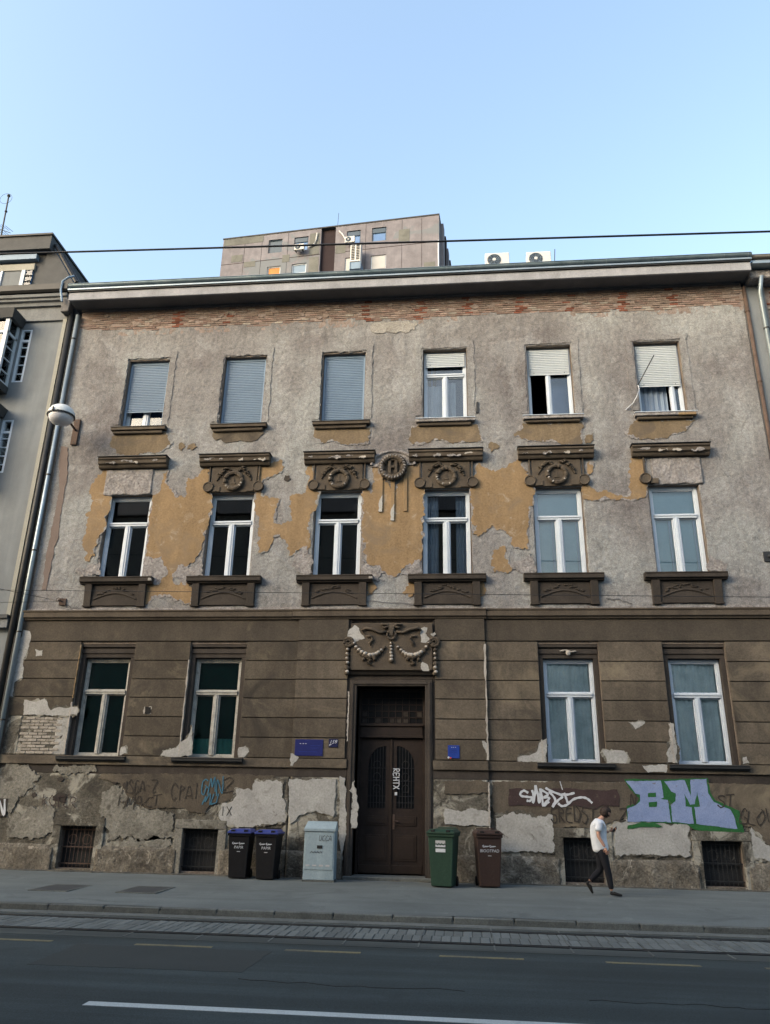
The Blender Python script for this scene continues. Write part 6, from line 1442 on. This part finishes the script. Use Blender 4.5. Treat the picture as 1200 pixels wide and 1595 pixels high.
# T-shirt
Ns = [(-.155, 0, .80, .170, .180), (-.165, 0, .92, .172, .182), (-.19, 0, 1.06, .165, .175), (-.19, 0, 1.27, .178, .195), (-.155, 0, 1.40, .130, .15), (-.135, 0, 1.455, .075, .08)]
Es = [(0, 1), (1, 2), (2, 3), (3, 4), (4, 5)]
for arm in (near_arm, far_arm):
    a = Vector(arm[0]); b = Vector(arm[1]); k = len(Ns); Ns.append((*a, .085, .085)); Ns.append((*(a.lerp(b, .75)), .082, .082)); Es += [(4, k), (k, k+1)]
skin('t_shirt', Ns, Es, 'shirt', person)
Nt = [(-.17, 0, 1.02, .140, .155), (-.165, 0, .88, .145, .16)]; Et = [(0, 1)]
for leg, r2 in ((lead, .062), (trail, .062)):
    k = len(Nt); Nt += [(*leg[0], .105, .105), (*Vector(leg[0]).lerp(Vector(leg[1]), .5), .092, .092), (*leg[1], .072, .072), (*Vector(leg[1]).lerp(Vector(leg[2]), .55), .066, .066), (*Vector(leg[1]).lerp(Vector(leg[2]), .93), .054, .054)]
    Et += [(1, k), (k, k+1), (k+1, k+2), (k+2, k+3), (k+3, k+4)]
skin('trousers', Nt, Et, 'trousers', person)
def shoe(ank, heel, toe):
    A, H_, T_ = Vector(ank), Vector(heel), Vector(toe); m1 = H_.lerp(T_, .45); m2 = H_.lerp(T_, .8)
    skin('shoe', [(*(A), .040, .045), (*(H_+Vector((0, 0, .012))), .042, .045), (*(m1+(A-H_)*.18), .046, .042), (*m2, .046, .030), (*T_, .034, .024)], [(0, 1), (0, 2), (1, 2), (2, 3), (3, 4)], 'shoe', person, 2)
shoe((-.015, -.085, .10), (-.045, -.085, .045), (.19, -.088, .035)); shoe((-.43, .09, .25), (-.485, .09, .22), (-.365, .092, .035))
# hands: palm and five fingers each
def hand(wr, d, curl, side, spread, name='hand'):
    wv = Vector(wr); d = Vector(d).normalized(); sd_ = Vector(spread).normalized(); cv = Vector(curl).normalized()
    nodes = [(*wv, .026), (*(wv+d*.045), .034, .026), (*(wv+d*.085), .036, .022)]; ed = [(0, 1), (1, 2)]
    for j, (off, ln) in enumerate(((-.030, .066), (-.010, .076), (.010, .070), (.030, .056))):
        b0 = wv+d*.085+sd_*off; k = len(nodes); p1 = b0+d*ln*.45; p2 = p1+(d*.5+cv*.6).normalized()*ln*.35; p3 = p2+(d*.1+cv).normalized()*ln*.3
        nodes += [(*b0, .0105), (*p1, .0095), (*p2, .0088), (*p3, .0075)]; ed += [(2, k), (k, k+1), (k+1, k+2), (k+2, k+3)]
    k = len(nodes); t0 = wv+d*.035+sd_*-.032; t1 = t0+(d*.6-sd_*.6+cv*.3).normalized()*.035; t2 = t1+(d*.9+cv*.3).normalized()*.03
    nodes += [(*t0, .014), (*t1, .0115), (*t2, .009)]; ed += [(1, k), (k, k+1), (k+1, k+2)]
    return skin(name, nodes, ed, 'skin', person, 1)
hand((-.108, -.240, .925), (.35, 0, -1), (.3, .9, 0), 1, (1, 0, .3))
hand((.062, .12, 1.222), (1, -.2, .25), (0, -1, .2), -1, (0, .1, -1))
m_ = MB(); m_.box(-.038, .038, -.004, .004, -.076, .076); ph = tag(m_.build('phone', 'dark_metal', None, bevel=.004), 'black phone held up in the walking person\'s far hand', 'phone')
ph.location = (person.location.x+.165, person.location.y+.075, person.location.z+1.26); ph.rotation_euler = (R(35), R(55), R(80))
# head, bent forward over the phone
def head_mesh():
    m_ = MB(); m_.ball((0, 0, 0), (1, 1, 1), 28, 20); vs = []
    for x, y, z in m_.v:
        jaw = max(0, -z); X = x*.098*(1-.10*jaw); Y = y*.074*(1-.32*jaw); Zz = z*.118
        if x > .3 and z < .15: X -= .010*jaw
        nose = math.exp(-((z+.12)/.20)**2-(y/.16)**2)*(1 if x > 0 else 0); X += .022*nose
        brow = math.exp(-((z-.18)/.14)**2-(y/.6)**2)*(1 if x > 0 else 0); X += .005*brow
        eye = math.exp(-((z-.02)/.10)**2-((abs(y)-.38)/.16)**2)*(1 if x > 0 else 0); X -= .009*eye
        mo = math.exp(-((z+.50)/.07)**2-(y/.35)**2)*(1 if x > 0 else 0); X += .006*mo
        chin = math.exp(-((z+.86)/.16)**2-(y/.35)**2)*(1 if x > 0 else 0); X += .014*chin
        vs.append((X, Y, Zz))
    m_.v = vs; return m_
HM = Matrix.Translation((-.010, 0, 1.585)) @ Matrix.Rotation(R(32), 4, 'Y')
me = head_mesh().mesh('head', 'skin', smooth=True); me.transform(HM); head = link('head', me, person)
m_ = MB()
for s in (-1, 1): m_.ball((.080, s*.029, .003), (.010, .013, .008), 10, 6)
me = m_.mesh('eye', 'hair', smooth=True); me.transform(HM); link('eye', me, head)
m_ = MB()
for s in (-1, 1): m_.ball((-.012, s*.074, -.012), (.018, .009, .030), 12, 8)
me = m_.mesh('ear', 'skin', smooth=True); me.transform(HM); link('ear', me, head)
m_ = MB(); m_.ball((.083, 0, -.062), (.008, .020, .004), 10, 6); me = m_.mesh('mouth', 'rust', smooth=True); me.transform(HM); link('mouth', me, head)
m_ = MB(); m_.ball((0, 0, 0), (1, 1, 1), 40, 26); vs = []
for x, y, z in m_.v:
    k = 1.0+.10*(float(fbm(np.array([x*5+9]), np.array([y*5+z*7+9]), 3)[0])-.45)*2
    cutf = (x > .35 and z < .42) or z < -.62
    if cutf: k *= .86
    vs.append((x*.112*k-.004, y*.088*k, z*.132*k+.004))
m_.v = vs; me = m_.mesh('hair', 'hair', smooth=True); me.transform(HM); link('hair', me, person)

for o in BASES:
    if '_base' in o: del o['_base']
